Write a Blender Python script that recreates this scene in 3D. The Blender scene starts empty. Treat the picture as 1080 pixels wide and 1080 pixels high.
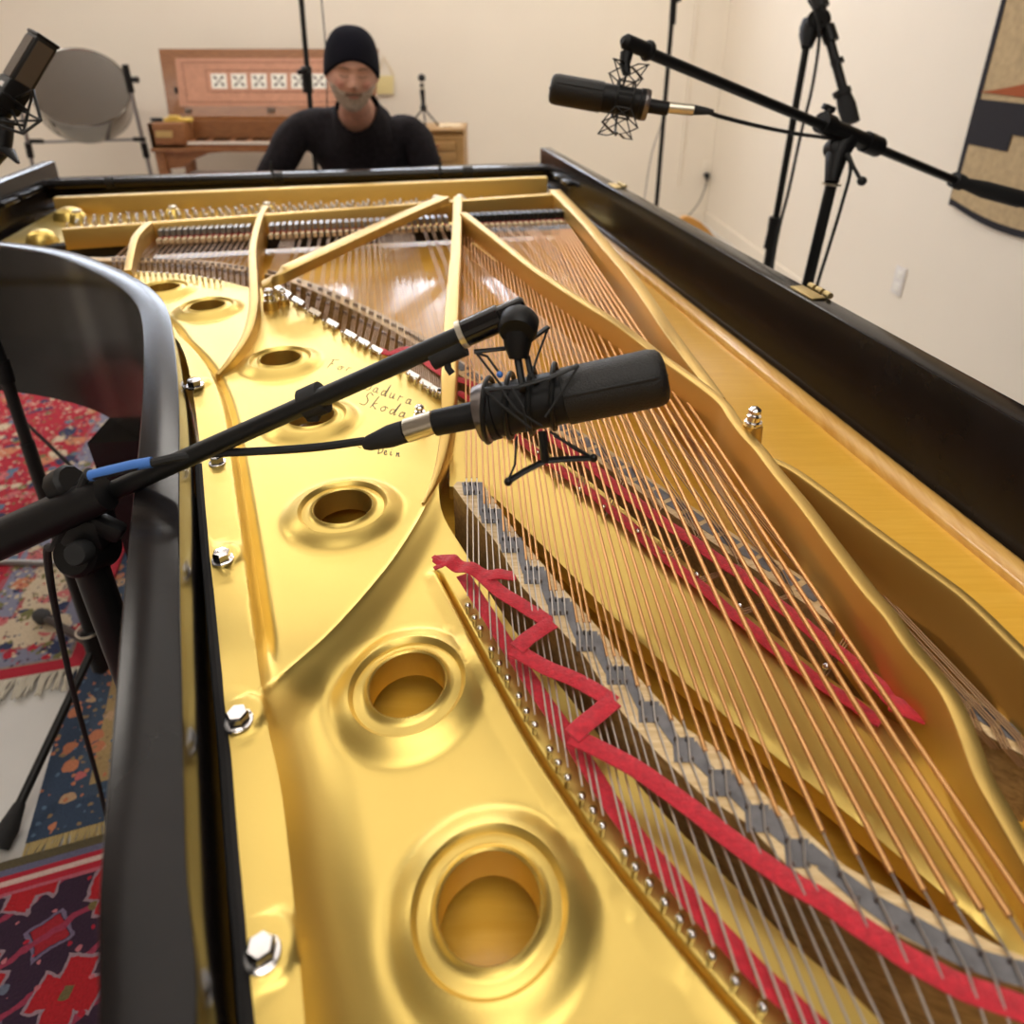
import bpy, bmesh, math, random
import numpy as np
from mathutils import Vector, Matrix, noise
from mathutils.geometry import delaunay_2d_cdt
random.seed(7)
sc = bpy.context.scene
COL = sc.collection
# ------------------------------------------------------------------ camera model (surveyed from the photograph)
CZ = 1.31; F = 745.; CY = 392.; TH = math.atan(.4663)
_c, _s = math.cos(TH), math.sin(TH)
FW = np.array([0, _c, -_s]); RT = np.array([1., 0, 0]); UP = np.array([0, _s, _c]); C0 = np.array([0, 0, CZ])
def ray(x, y): return FW + RT*(x-540)/F - UP*(y-CY)/F
def W(x, y, Z): r = ray(x, y); return C0 + r*(Z-CZ)/r[2]
def WZ(x, y, d): return C0 + ray(x, y)*d
def WY(x, y, Y): r = ray(x, y); return C0 + r*Y/r[1]
def WP(x, y, p0, n): r = ray(x, y); return C0 + r*(np.dot(np.array(p0)-C0, n)/np.dot(r, n))
LD = np.array([-.196, .981, 0]); TD = np.array([.981, .196, 0])     # piano: length and width directions
def ST(s, t, z): return LD*s + TD*t + np.array([0, 0, z])
def WS(x, y, s): return WP(x, y, LD*s, LD)

# ------------------------------------------------------------------ materials
def newmat(name):
    m = bpy.data.materials.new(name); m.use_nodes = True
    nt = m.node_tree; b = nt.nodes['Principled BSDF']
    return m, nt, b
def mat(name, col, rough=.5, metal=0., coat=0., noise_amt=0., nscale=40., bump=0., bscale=200., aniso=0, spec=None, sheen=0, emit=None, es=0, trans=0, ior=None):
    m, nt, b = newmat(name)
    b.inputs['Base Color'].default_value = (*col, 1); b.inputs['Roughness'].default_value = rough; b.inputs['Metallic'].default_value = metal
    b.inputs['Coat Weight'].default_value = coat; b.inputs['Coat Roughness'].default_value = .08
    if spec is not None: b.inputs['Specular IOR Level'].default_value = spec
    if sheen: b.inputs['Sheen Weight'].default_value = sheen
    if trans: b.inputs['Transmission Weight'].default_value = trans
    if emit: b.inputs['Emission Color'].default_value = (*emit, 1); b.inputs['Emission Strength'].default_value = es
    tc = nt.nodes.new('ShaderNodeTexCoord')
    if noise_amt:
        n = nt.nodes.new('ShaderNodeTexNoise'); n.inputs['Scale'].default_value = nscale; n.inputs['Detail'].default_value = 6
        nt.links.new(tc.outputs['Object'], n.inputs['Vector'])
        r = nt.nodes.new('ShaderNodeValToRGB'); r.color_ramp.elements[0].position = .3; r.color_ramp.elements[1].position = .7
        k = noise_amt
        r.color_ramp.elements[0].color = (*[max(0, c*(1-k)) for c in col], 1); r.color_ramp.elements[1].color = (*[min(1, c*(1+k)) for c in col], 1)
        nt.links.new(n.outputs['Fac'], r.inputs['Fac']); nt.links.new(r.outputs['Color'], b.inputs['Base Color'])
    if bump:
        n2 = nt.nodes.new('ShaderNodeTexNoise'); n2.inputs['Scale'].default_value = bscale; n2.inputs['Detail'].default_value = 4
        nt.links.new(tc.outputs['Object'], n2.inputs['Vector'])
        bp = nt.nodes.new('ShaderNodeBump'); bp.inputs['Strength'].default_value = bump; bp.inputs['Distance'].default_value = .002
        nt.links.new(n2.outputs['Fac'], bp.inputs['Height']); nt.links.new(bp.outputs['Normal'], b.inputs['Normal'])
    return m
def woodmat(name, c1, c2, rot=0., scale=(1, 14, 1), rough=.35, coat=0., wscale=6., dist=3.):
    m, nt, b = newmat(name)
    tc = nt.nodes.new('ShaderNodeTexCoord'); mp = nt.nodes.new('ShaderNodeMapping')
    mp.inputs['Rotation'].default_value = (0, 0, rot); mp.inputs['Scale'].default_value = scale
    n = nt.nodes.new('ShaderNodeTexNoise'); n.inputs['Scale'].default_value = wscale; n.inputs['Detail'].default_value = 8; n.inputs['Distortion'].default_value = dist*.2
    r = nt.nodes.new('ShaderNodeValToRGB'); r.color_ramp.elements[0].position = .35; r.color_ramp.elements[1].position = .68
    r.color_ramp.elements[0].color = (*c1, 1); r.color_ramp.elements[1].color = (*c2, 1)
    nt.links.new(tc.outputs['Object'], mp.inputs['Vector']); nt.links.new(mp.outputs['Vector'], n.inputs['Vector'])
    nt.links.new(n.outputs['Fac'], r.inputs['Fac']); nt.links.new(r.outputs['Color'], b.inputs['Base Color'])
    b.inputs['Roughness'].default_value = rough; b.inputs['Coat Weight'].default_value = coat; b.inputs['Coat Roughness'].default_value = .12
    return m
M = {}
M['gold'] = mat('gold_bronze_paint', (.78, .57, .16), .36, .9, bump=.04, bscale=900, noise_amt=.03, nscale=9)
M['goldrough'] = mat('gold_bronze_paint_struts', (.66, .44, .13), .38, .85, bump=.06, bscale=900)
M['black'] = mat('ebony_lacquer', (.009, .008, .008), .16, spec=.45, noise_amt=.3, nscale=25)
M['blacksat'] = mat('satin_ebony', (.011, .009, .009), .20, spec=.25, noise_amt=.25, nscale=18, bump=.02, bscale=150)
M['blackmet'] = mat('black_enamelled_metal', (.008, .008, .008), .42, spec=.35)
M['blackplastic'] = mat('black_plastic', (.007, .0065, .007), .48, spec=.28)
M['grille'] = None
M['rubber'] = mat('rubber', (.015, .015, .016), .8)
M['chrome'] = mat('chrome', (.82, .8, .8), .16, 1.)
M['nickel'] = mat('brushed_nickel', (.72, .66, .55), .32, 1.)
M['steel'] = mat('string_steel', (.64, .59, .55), .36, 1.)
M['bronzewire'] = mat('tarnished_wire', (.42, .27, .16), .42, 1.)  # plain steel wire; the brown it reflects is put into its colour
M['copper'] = mat('copper_winding', (.72, .39, .16), .42, 1., bump=.2, bscale=2500)
M['pin'] = mat('blued_pin_steel', (.25, .22, .21), .35, 1.)
M['felt_red'] = mat('red_felt', (.56, .018, .035), .95, sheen=.3, noise_amt=.22, nscale=260, bump=.5, bscale=900)
M['felt_dark'] = mat('dark_felt', (.02, .018, .018), .95)
M['felt_cream'] = mat('cream_felt', (.70, .55, .36), .95)
M['maple'] = woodmat('bridge_maple', (.62, .42, .2), (.82, .62, .36), .9, (3, 60, 3), .5)
M['bridgeside'] = woodmat('bridge_side', (.22, .13, .05), (.40, .25, .10), .9, (2, 40, 40), .5)
M['graphite'] = mat('graphite_coat', (.17, .162, .17), .6, .15, noise_amt=.25, nscale=120)
M['spruce'] = woodmat('soundboard_spruce', (.83, .44, .045), (.89, .50, .065), -1.1, (3, 40, 1), .34, .6, 5)
M['sprucerim'] = woodmat('spruce_moulding', (.70, .37, .08), (.84, .50, .14), .2, (60, 5, 1), .25, .5, 4)
M['ivory'] = mat('ivory_keys', (.80, .76, .68), .35)
M['walnut'] = woodmat('virginal_walnut', (.20, .075, .025), (.33, .14, .05), 0, (3, 30, 30), .4, .2)
M['oak'] = woodmat('golden_oak', (.33, .18, .06), (.46, .27, .10), 0, (3, 40, 40), .45)
M['pinkpaper'] = mat('salmon_paper', (.52, .26, .17), .75, noise_amt=.1, nscale=30)
M['line'] = mat('ink_line', (.20, .08, .05), .8)
M['ink'] = mat('black_ink', (.03, .025, .02), .6)
M['paper'] = mat('paper_white', (.85, .83, .76), .8)
M['paperscr'] = mat('pale_ink_motif', (.10, .08, .07), .8)
M['palegold'] = mat('pale_gold_card', (.85, .72, .36), .5)
M['brass'] = mat('brass', (.62, .48, .22), .4, 1.)
M['yellow'] = mat('yellow_paint', (.75, .52, .10), .5)
M['stainless'] = mat('polished_pan_steel', (.36, .345, .33), .13, 1.)
M['tube'] = mat('grey_tube', (.30, .29, .29), .35, .7)
M['blue'] = mat('blue_tape', (.06, .20, .62), .5)
M['skin'] = mat('skin', (.62, .33, .24), .5, noise_amt=.12, nscale=30, bump=.1, bscale=250)
M['blush'] = mat('flushed_skin', (.62, .29, .22), .5, noise_amt=.1, nscale=60)
M['lips'] = mat('lips', (.45, .17, .14), .5)
M['brow'] = mat('brow_hair', (.22, .13, .09), .9)
M['beard'] = mat('grey_beard', (.46, .37, .30), .95, noise_amt=.45, nscale=190, bump=.9, bscale=500)
M['sweater'] = mat('black_knit', (.017, .014, .017), .9, noise_amt=.3, nscale=60, bump=.4, bscale=400, spec=.2)
M['beanie'] = mat('navy_black_knit', (.009, .009, .017), .92, spec=.2, bump=.6, bscale=500)
M['trousers'] = mat('dark_denim', (.03, .035, .05), .9)
M['wallm'] = mat('cream_wall_paint', (.88, .80, .69), .75, noise_amt=.015, nscale=2)
M['wallr'] = M['wallm']
M['ceil'] = mat('trim_paint', (.88, .85, .80), .8)
M['ceiling'] = woodmat('ceiling_boards', (.20, .145, .09), (.27, .20, .13), 0, (1, 30, 1), .7)
M['floor'] = mat('pale_floor', (.62, .60, .57), .45, noise_amt=.05, nscale=5)
M['switch'] = mat('white_plastic', (.80, .76, .74), .4)
M['lamp'] = mat('lamp_diffuser', (1, 1, 1), .5, emit=(1, .94, .85), es=9)  # glow of the added overhead panels
M['lampsoft'] = mat('wide_diffuser', (1, 1, 1), .5, emit=(1, .95, .86), es=1.15)
M['lamptail'] = mat('tail_diffuser', (1, 1, 1), .5, emit=(1, .95, .86), es=3.4)
M['daylight'] = mat('window_daylight', (.7, .8, 1), .3, emit=(.78, .86, 1), es=16)
M['chairwood'] = mat('orange_chair_wood', (.62, .30, .06), .4)
def grille_mat():
    m, nt, b = newmat('mesh_grille'); tc = nt.nodes.new('ShaderNodeTexCoord')
    v = nt.nodes.new('ShaderNodeTexVoronoi'); v.inputs['Scale'].default_value = 900
    nt.links.new(tc.outputs['Object'], v.inputs['Vector'])
    r = nt.nodes.new('ShaderNodeValToRGB'); r.color_ramp.elements[0].color = (.002, .002, .002, 1); r.color_ramp.elements[1].color = (.012, .011, .0105, 1)
    r.color_ramp.elements[0].position = .15; r.color_ramp.elements[1].position = .5
    nt.links.new(v.outputs['Distance'], r.inputs['Fac']); nt.links.new(r.outputs['Color'], b.inputs['Base Color'])
    b.inputs['Roughness'].default_value = .5; b.inputs['Metallic'].default_value = .1
    bp = nt.nodes.new('ShaderNodeBump'); bp.inputs['Strength'].default_value = .4; bp.inputs['Distance'].default_value = .001
    nt.links.new(v.outputs['Distance'], bp.inputs['Height']); nt.links.new(bp.outputs['Normal'], b.inputs['Normal'])
    return m
M['grille'] = grille_mat()

# ------------------------------------------------------------------ mesh builder
class MB:
    def __init__(s): s.v = []; s.f = []; s.m = []; s.mi = 0
    def add(s, vs, fs):
        o = len(s.v); s.v += [tuple(map(float, p)) for p in vs]
        for f in fs: s.f.append(tuple(i+o for i in f)); s.m.append(s.mi)
        return s
    def box(s, c, size, R=None, bev=0):
        c = np.array(c, float); h = np.array(size, float)/2
        if bev:
            bm = bmesh.new(); bmesh.ops.create_cube(bm, size=1)
            for v in bm.verts: v.co = Vector((v.co.x*size[0], v.co.y*size[1], v.co.z*size[2]))
            bmesh.ops.bevel(bm, geom=bm.edges[:], offset=bev, segments=2, affect='EDGES', profile=.5)
            vs = [np.array(v.co) for v in bm.verts]; fs = [tuple(v.index for v in f.verts) for f in bm.faces]
            bm.free()
        else:
            vs = [np.array((x, y, z))*h for x in (-1, 1) for y in (-1, 1) for z in (-1, 1)]
            fs = [(0, 1, 3, 2), (4, 6, 7, 5), (0, 4, 5, 1), (2, 3, 7, 6), (0, 2, 6, 4), (1, 5, 7, 3)]
        if R is not None: vs = [R @ v for v in vs]
        return s.add([v+c for v in vs], fs)
    def tube(s, pts, r, n=10, caps=True, closed=False, flat=1.):
        P = [np.array(p, float) for p in pts]; N = len(P)
        rs = r if hasattr(r, '__len__') else [r]*N
        ref = None; vs = []
        for i in range(N):
            if closed: t = P[(i+1) % N]-P[i-1]
            else: t = P[min(i+1, N-1)]-P[max(i-1, 0)]
            t = t/(np.linalg.norm(t)+1e-12)
            if ref is None:
                ref = np.array([0, 0, 1.]) if abs(t[2]) < .9 else np.array([1., 0, 0])
            a = np.cross(t, ref); a /= np.linalg.norm(a)+1e-12; b = np.cross(a, t); ref = b
            for k in range(n):
                q = 2*math.pi*k/n; vs.append(P[i]+rs[i]*(math.cos(q)*a+flat*math.sin(q)*b))
        fs = []
        for i in range(N if closed else N-1):
            j = (i+1) % N
            for k in range(n): fs.append((i*n+k, i*n+(k+1) % n, j*n+(k+1) % n, j*n+k))
        if caps and not closed: fs += [tuple(range(n))[::-1], tuple((N-1)*n+k for k in range(n))]
        return s.add(vs, fs)
    def cyl(s, a, b, r, n=20, r2=None):
        return s.tube([a, b], [r, r if r2 is None else r2], n)
    def lathe(s, o, ax, prof, n=32, flat=1., ref=None):      # prof: (distance along axis, radius)
        o = np.array(o, float); ax = np.array(ax, float); ax /= np.linalg.norm(ax)
        if ref is None: ref = np.array([0, 0, 1.]) if abs(ax[2]) < .9 else np.array([0, 1., 0])
        a = np.cross(ax, ref); a /= np.linalg.norm(a); b = np.cross(a, ax)
        vs = []; fs = []
        for (d, r) in prof:
            for k in range(n):
                q = 2*math.pi*k/n; vs.append(o+ax*d+r*(math.cos(q)*a+flat*math.sin(q)*b))
        for i in range(len(prof)-1):
            for k in range(n): fs.append((i*n+k, i*n+(k+1) % n, (i+1)*n+(k+1) % n, (i+1)*n+k))
        if prof[0][1] > 1e-5: fs.append(tuple(range(n))[::-1])
        if prof[-1][1] > 1e-5: fs.append(tuple((len(prof)-1)*n+k for k in range(n)))
        return s.add(vs, fs)
    def sphere(s, c, r, n=16, sc_=(1, 1, 1)):
        c = np.array(c, float); vs = []; fs = []
        for i in range(n//2+1):
            th = math.pi*i/(n//2)
            for k in range(n):
                q = 2*math.pi*k/n; vs.append(c+r*np.array([math.sin(th)*math.cos(q)*sc_[0], math.sin(th)*math.sin(q)*sc_[1], math.cos(th)*sc_[2]]))
        for i in range(n//2):
            for k in range(n): fs.append((i*n+k, (i+1)*n+k, (i+1)*n+(k+1) % n, i*n+(k+1) % n))
        return s.add(vs, fs)
    def bar(s, top, w, zb, bev=.0015, closed=False):     # vertical-sided bar, top centre line, widths, bottom z
        P = [np.array(p, float) for p in top]; N = len(P)
        ws = w if hasattr(w, '__len__') else [w]*N; zs = zb if hasattr(zb, '__len__') else [zb]*N
        vs = []
        for i in range(N):
            t = (P[(i+1) % N]-P[i-1]) if closed else (P[min(i+1, N-1)]-P[max(i-1, 0)])
            t[2] = 0; t = t/(np.linalg.norm(t)+1e-12); n = np.array([t[1], -t[0], 0]); h = ws[i]/2; zt = P[i][2]; b = min(bev, h*.8)
            x = np.array([P[i][0], P[i][1], 0]); Z = np.array([0, 0, 1.])
            vs += [x-n*h+Z*zs[i], x-n*h+Z*(zt-b), x-n*(h-b*.3)+Z*(zt-b*.3), x-n*(h-b)+Z*zt, x+n*(h-b)+Z*zt, x+n*(h-b*.3)+Z*(zt-b*.3), x+n*h+Z*(zt-b), x+n*h+Z*zs[i]]
        fs = []
        for i in range(N if closed else N-1):
            j = (i+1) % N
            for k in range(8): fs.append((i*8+k, j*8+k, j*8+(k+1) % 8, i*8+(k+1) % 8))
        if not closed: fs += [tuple(range(8)), tuple((N-1)*8+k for k in range(7, -1, -1))]
        return s.add(vs, fs)
    def prism(s, poly, z0, z1):       # vertical prism over a world xy polygon
        n = len(poly); vs = [(p[0], p[1], z0) for p in poly]+[(p[0], p[1], z1) for p in poly]
        fs = [tuple(range(n))[::-1], tuple(range(n, 2*n))]+[(i, (i+1) % n, n+(i+1) % n, n+i) for i in range(n)]
        return s.add(vs, fs)
    def quad(s, a, b, c, d): return s.add([a, b, c, d], [(0, 1, 2, 3)])
    def slab(s, pts, nrm, th):        # planar polygon thickened along nrm
        nrm = np.array(nrm, float); nrm /= np.linalg.norm(nrm); n = len(pts); P = [np.array(p, float) for p in pts]
        vs = P+[p+nrm*th for p in P]
        fs = [tuple(range(n))[::-1], tuple(range(n, 2*n))]+[(i, (i+1) % n, n+(i+1) % n, n+i) for i in range(n)]
        return s.add(vs, fs)
    def build(s, name, mats, parent=None, ang=38, fixn=True, **tags):
        me = bpy.data.meshes.new(name); me.from_pydata(s.v, [], s.f)
        if not isinstance(mats, (list, tuple)): mats = [mats]
        for m in mats: me.materials.append(m)
        me.polygons.foreach_set('material_index', s.m)
        if fixn:
            bm = bmesh.new(); bm.from_mesh(me); bmesh.ops.recalc_face_normals(bm, faces=bm.faces[:]); bm.to_mesh(me); bm.free()
        me.polygons.foreach_set('use_smooth', [True]*len(me.polygons)); me.set_sharp_from_angle(angle=math.radians(ang)); me.update()
        o = bpy.data.objects.new(name, me); COL.objects.link(o); attach(o, parent)
        for k, v in tags.items(): o[k] = v
        return o
EMP = {}
def attach(o, parent):
    if parent is None: return
    o.parent = parent
    if parent.name in EMP: o.matrix_parent_inverse = Matrix.Translation(-Vector(EMP[parent.name]))
def thing(name, label, cat, loc=(0, 0, 0), group=None):
    o = bpy.data.objects.new(name, None); COL.objects.link(o); o.location = tuple(float(a) for a in loc); o.empty_display_size = .05
    EMP[o.name] = tuple(float(a) for a in loc); o['label'] = label; o['category'] = cat
    if group: o['group'] = group
    return o
def inst(name, src, loc, parent, rotz=0):
    o = bpy.data.objects.new(name, src); COL.objects.link(o); attach(o, parent); o.location = tuple(float(a) for a in loc); o.rotation_euler = (0, 0, rotz); return o
def top(o, label, cat, group=None):
    o['label'] = label; o['category'] = cat
    if group: o['group'] = group
    return o
def struct(o): o['kind'] = 'structure'; return o
def cr(pts, n=8, closed=False):          # Catmull-Rom through the points
    P = [np.array(p, float) for p in pts]; N = len(P); out = []
    for i in range(N if closed else N-1):
        p0 = P[i-1] if (i > 0 or closed) else 2*P[0]-P[1]; p1 = P[i]; p2 = P[(i+1) % N]
        p3 = P[(i+2) % N] if (closed or i+2 < N) else 2*P[-1]-P[-2]
        for k in range(n):
            t = k/n; out.append(.5*((2*p1)+(-p0+p2)*t+(2*p0-5*p1+4*p2-p3)*t*t+(-p0+3*p1-3*p2+p3)*t**3))
    if not closed: out.append(P[-1])
    return out
def px(pts, Z): return [W(x, y, Z) for x, y in pts]
def pxz(pts): return [W(x, y, z) for x, y, z in pts]

# ------------------------------------------------------------------ PIANO
piano = thing('grand_piano', 'black concert grand piano with lid off, gold iron plate and copper strings exposed', 'piano', (0.1, 1.0, 0))
T = .033
rimL = px([(209, 1080), (197, 900), (193, 720), (191, 637), (190, 540), (190, 450), (188, 400), (184, 360), (179, 332), (171, 315), (155, 300), (133, 287), (108, 276), (83, 267), (50, 260), (0, 254)], 1.)
front = [ST(2.317, -.88, 1), ST(2.0, -.88, 1), ST(1.75, -.88, 1), ST(1.6, -.875, 1), ST(1.50, -.85, 1), ST(1.43, -.80, 1)]
tail = [np.array(p) for p in [(-.095, .06, 1), (-.085, -.05, 1), (-.06, -.2, 1), (.0, -.34, 1), (.12, -.44, 1), (.30, -.47, 1), (.47, -.41, 1), (.565, -.28, 1)]]
right = [ST(s, .557, 1) for s in (-.12, .1, .4, .8, 1.2, 1.6, 2.0, 2.317)]
ctl = front + rimL[::-1] + tail + right
inner = cr(ctl, 6)
def offset(path, d):
    out = []
    for i, p in enumerate(path):
        t = path[min(i+1, len(path)-1)]-path[max(i-1, 0)]; t = t/np.linalg.norm(t); out.append(p+np.array([t[1], -t[0], 0])*d)
    return out
# which side is outside: path runs far-left -> tail -> far-right (counter-clockwise seen from above), outside is to the right of travel
outer = offset(inner, T)
mid = offset(inner, T/2)
b = MB(); b.bar(mid, T, .72, bev=.0022); rim = b.build('rim', M['blacksat'], piano)
# key bed, cheeks, fallboard and keys (towards the player)
RP = np.array([[TD[0], LD[0], 0], [TD[1], LD[1], 0], [0, 0, 1]])
for t0, t1 in ((-.913, -.80), (.49, .59)):
    b = MB(); b.box(ST(2.44, (t0+t1)/2, .80), (t1-t0, .26, .17), R=RP, bev=.01); b.build('cheek_block', M['black'], piano)
b = MB(); b.box(ST(2.42, -.16, .68), (1.50, .32, .07), R=RP, bev=.004); b.build('key_bed', M['black'], piano)
b = MB(); b.box(ST(2.335, -.16, .83), (1.30, .02, .15), R=RP, bev=.004); b.build('fallboard', M['black'], piano)
b = MB()
for k in range(52): b.box(ST(2.43, -.79+.0244*(k+.5), .735), (.0232, .15, .02), R=RP, bev=.0015)
kb = b.build('white_keys', M['ivory'], piano)
b = MB()
for k in range(51):
    if k % 7 in (1, 4): continue
    b.box(ST(2.40, -.79+.0244*(k+1), .75), (.011, .095, .012), R=RP, bev=.001)
b.build('black_keys', M['black'], piano)
# legs
for (x, y) in ((W(122, 462, .72)[0], W(122, 462, .72)[1]+.03), (.47, 2.2), (.30, -.2)):
    b = MB(); b.lathe((x, y, .04), (0, 0, 1), [(0, .035), (.02, .04), (.08, .038), (.6, .056), (.68, .060)], n=4, ref=np.array([.5, .6, 0])); lg = b.build('leg', M['black'], piano)
    b = MB(); b.tube([(x-.012, y, .037), (x+.012, y, .037)], .022, 16); b.build('caster', M['brass'], lg)
# soundboard
sb_poly = offset(inner, -.001)
b = MB(); b.prism([p for p in sb_poly[::2]], .865, .875); b.build('soundboard', M['spruce'], piano)
# inner moulding along the straight side
b = MB(); b.tube([ST(s, .557-.014, .874) for s in np.linspace(-.1, 2.0, 40)], .0155, 14, flat=.9); b.build('soundboard_moulding', M['sprucerim'], piano)

# ------------------------------------------------------------------ cast iron plate (height field over traced outline)
def polyd(P, line, signed=False):
    P = np.asarray(P)[:, :2]; best = np.full(len(P), 1e9); sg = np.zeros(len(P)); al = np.zeros(len(P)); acc = 0
    for a, b_ in zip(line[:-1], line[1:]):
        a = np.array(a[:2]); b2 = np.array(b_[:2]); d = b2-a; L = d@d
        t = np.clip(((P-a)@d)/L, 0, 1); q = a+t[:, None]*d; e = P-q; dd = np.hypot(e[:, 0], e[:, 1])
        m = dd < best; best[m] = dd[m]; sg[m] = np.sign(d[0]*e[m, 1]-d[1]*e[m, 0]); al[m] = acc+t[m]*math.sqrt(L); acc += math.sqrt(L)
    return (best*sg, al) if signed else best
def sst(x): x = np.clip(x, 0, 1); return x*x*(3-2*x)
def inside(P, poly):
    P = np.asarray(P); poly = np.asarray(poly); c = np.zeros(len(P), bool); n = len(poly); j = n-1
    for i in range(n):
        xi, yi = poly[i][:2]; xj, yj = poly[j][:2]
        m = ((yi > P[:, 1]) != (yj > P[:, 1]))
        with np.errstate(divide='ignore', invalid='ignore'): xx = (xj-xi)*(P[:, 1]-yi)/(yj-yi+1e-15)+xi
        c ^= m & (P[:, 0] < xx); j = i
    return c
WEB = .930
R0 = .0255
holes = [W(516, 950, .925), W(429, 717, .925), W(362, 537, .932), W(328, 441, .932), W(296, 380, .932), W(219, 324, .932), W(172, 305, .932)]
G = cr(px([(60, 300), (120, 312), (172, 335), (190, 356), (207, 373), (222, 395), (235, 430), (243, 480), (254, 560), (264, 640), (272, 700), (281, 760), (296, 830), (305, 900), (313, 980), (322, 1080), (328, 1180)], .935), 4)
K = cr(px([(279, 733), (300, 706), (345, 665), (385, 622), (420, 578), (450, 528), (463, 490), (468, 455), (471, 420)], .932), 5)
E1 = cr(px([(462, 592), (480, 625), (500, 662), (522, 703), (546, 745), (573, 790), (605, 837), (640, 887), (707, 970), (773, 1048), (840, 1120), (900, 1180)], .930), 4)
pads = px([(234, 588), (251, 757), (276, 1003), (207, 405)], .938)
yA = G[0]
def plateZ(P):
    P = np.asarray(P)[:, :2]; Z = np.full(len(P), WEB-.002)
    g, al = polyd(P, G, True)               # G runs far-left -> near; flange lies on its left (image) = right of travel
    gl = -g                                  # >0 : flange side
    yy = P[:, 1]
    k2, al = polyd(P, [K[0]+(K[0]-K[3])/np.linalg.norm(K[0]-K[3])*.2]+list(K), True)
    k, al = polyd(P, K, True); kd = -k2       # >0 : lower web, towards the camera
    near = sst((kd+.004)/.030)
    d_ = np.maximum(-gl, 0); f0 = sst((np.hypot(P[:, 0]-K[0][0], P[:, 1]-K[0][1])-.008)/.06)
    Z = Z + np.where(gl > 0, .010, .010*((1-near)*np.exp(-d_/.0065)+near*np.exp(-d_/.020)) - (1-near)*f0*.009*np.exp(-((d_-.007)/.0042)**2))
    Z = Z - near*(gl < 0)*.021*(1-np.exp(-d_/.019))*np.exp(-np.maximum(0, d_-.04)/.12)
    for p in pads:
        d = np.hypot(P[:, 0]-p[0], P[:, 1]-p[1]); Z = Z + .0035*(1-sst((d-.013)/.006))*(gl > -.004)
    Z = Z + .0013*np.exp(-(k/.0015)**2)
    e, al = polyd(P, E1, True); ed = e       # >0 on the string side
    on = sst((E1[0][1]+.004-yy)/.012)
    Z = Z + on*(.0035*np.exp(-((ed+.005)/.003)**2) - .009*np.exp(-((ed)/.0014)**2))
    for h in holes:
        d = np.hypot(P[:, 0]-h[0], P[:, 1]-h[1]); r = d/R0
        boss = .0075*(1-sst((r-1.50)/.75))
        dish = -.0012*np.exp(-((r-1.42)/.09)**2)
        lip = .0030*np.exp(-((r-1.05)/.07)**2)
        crest = .0009*np.exp(-((r-1.55)/.045)**2)
        Z = Z+boss+dish+lip+crest-.0020*(r < 1.5)*sst((1.5-r)/.1)
    return Z
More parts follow.
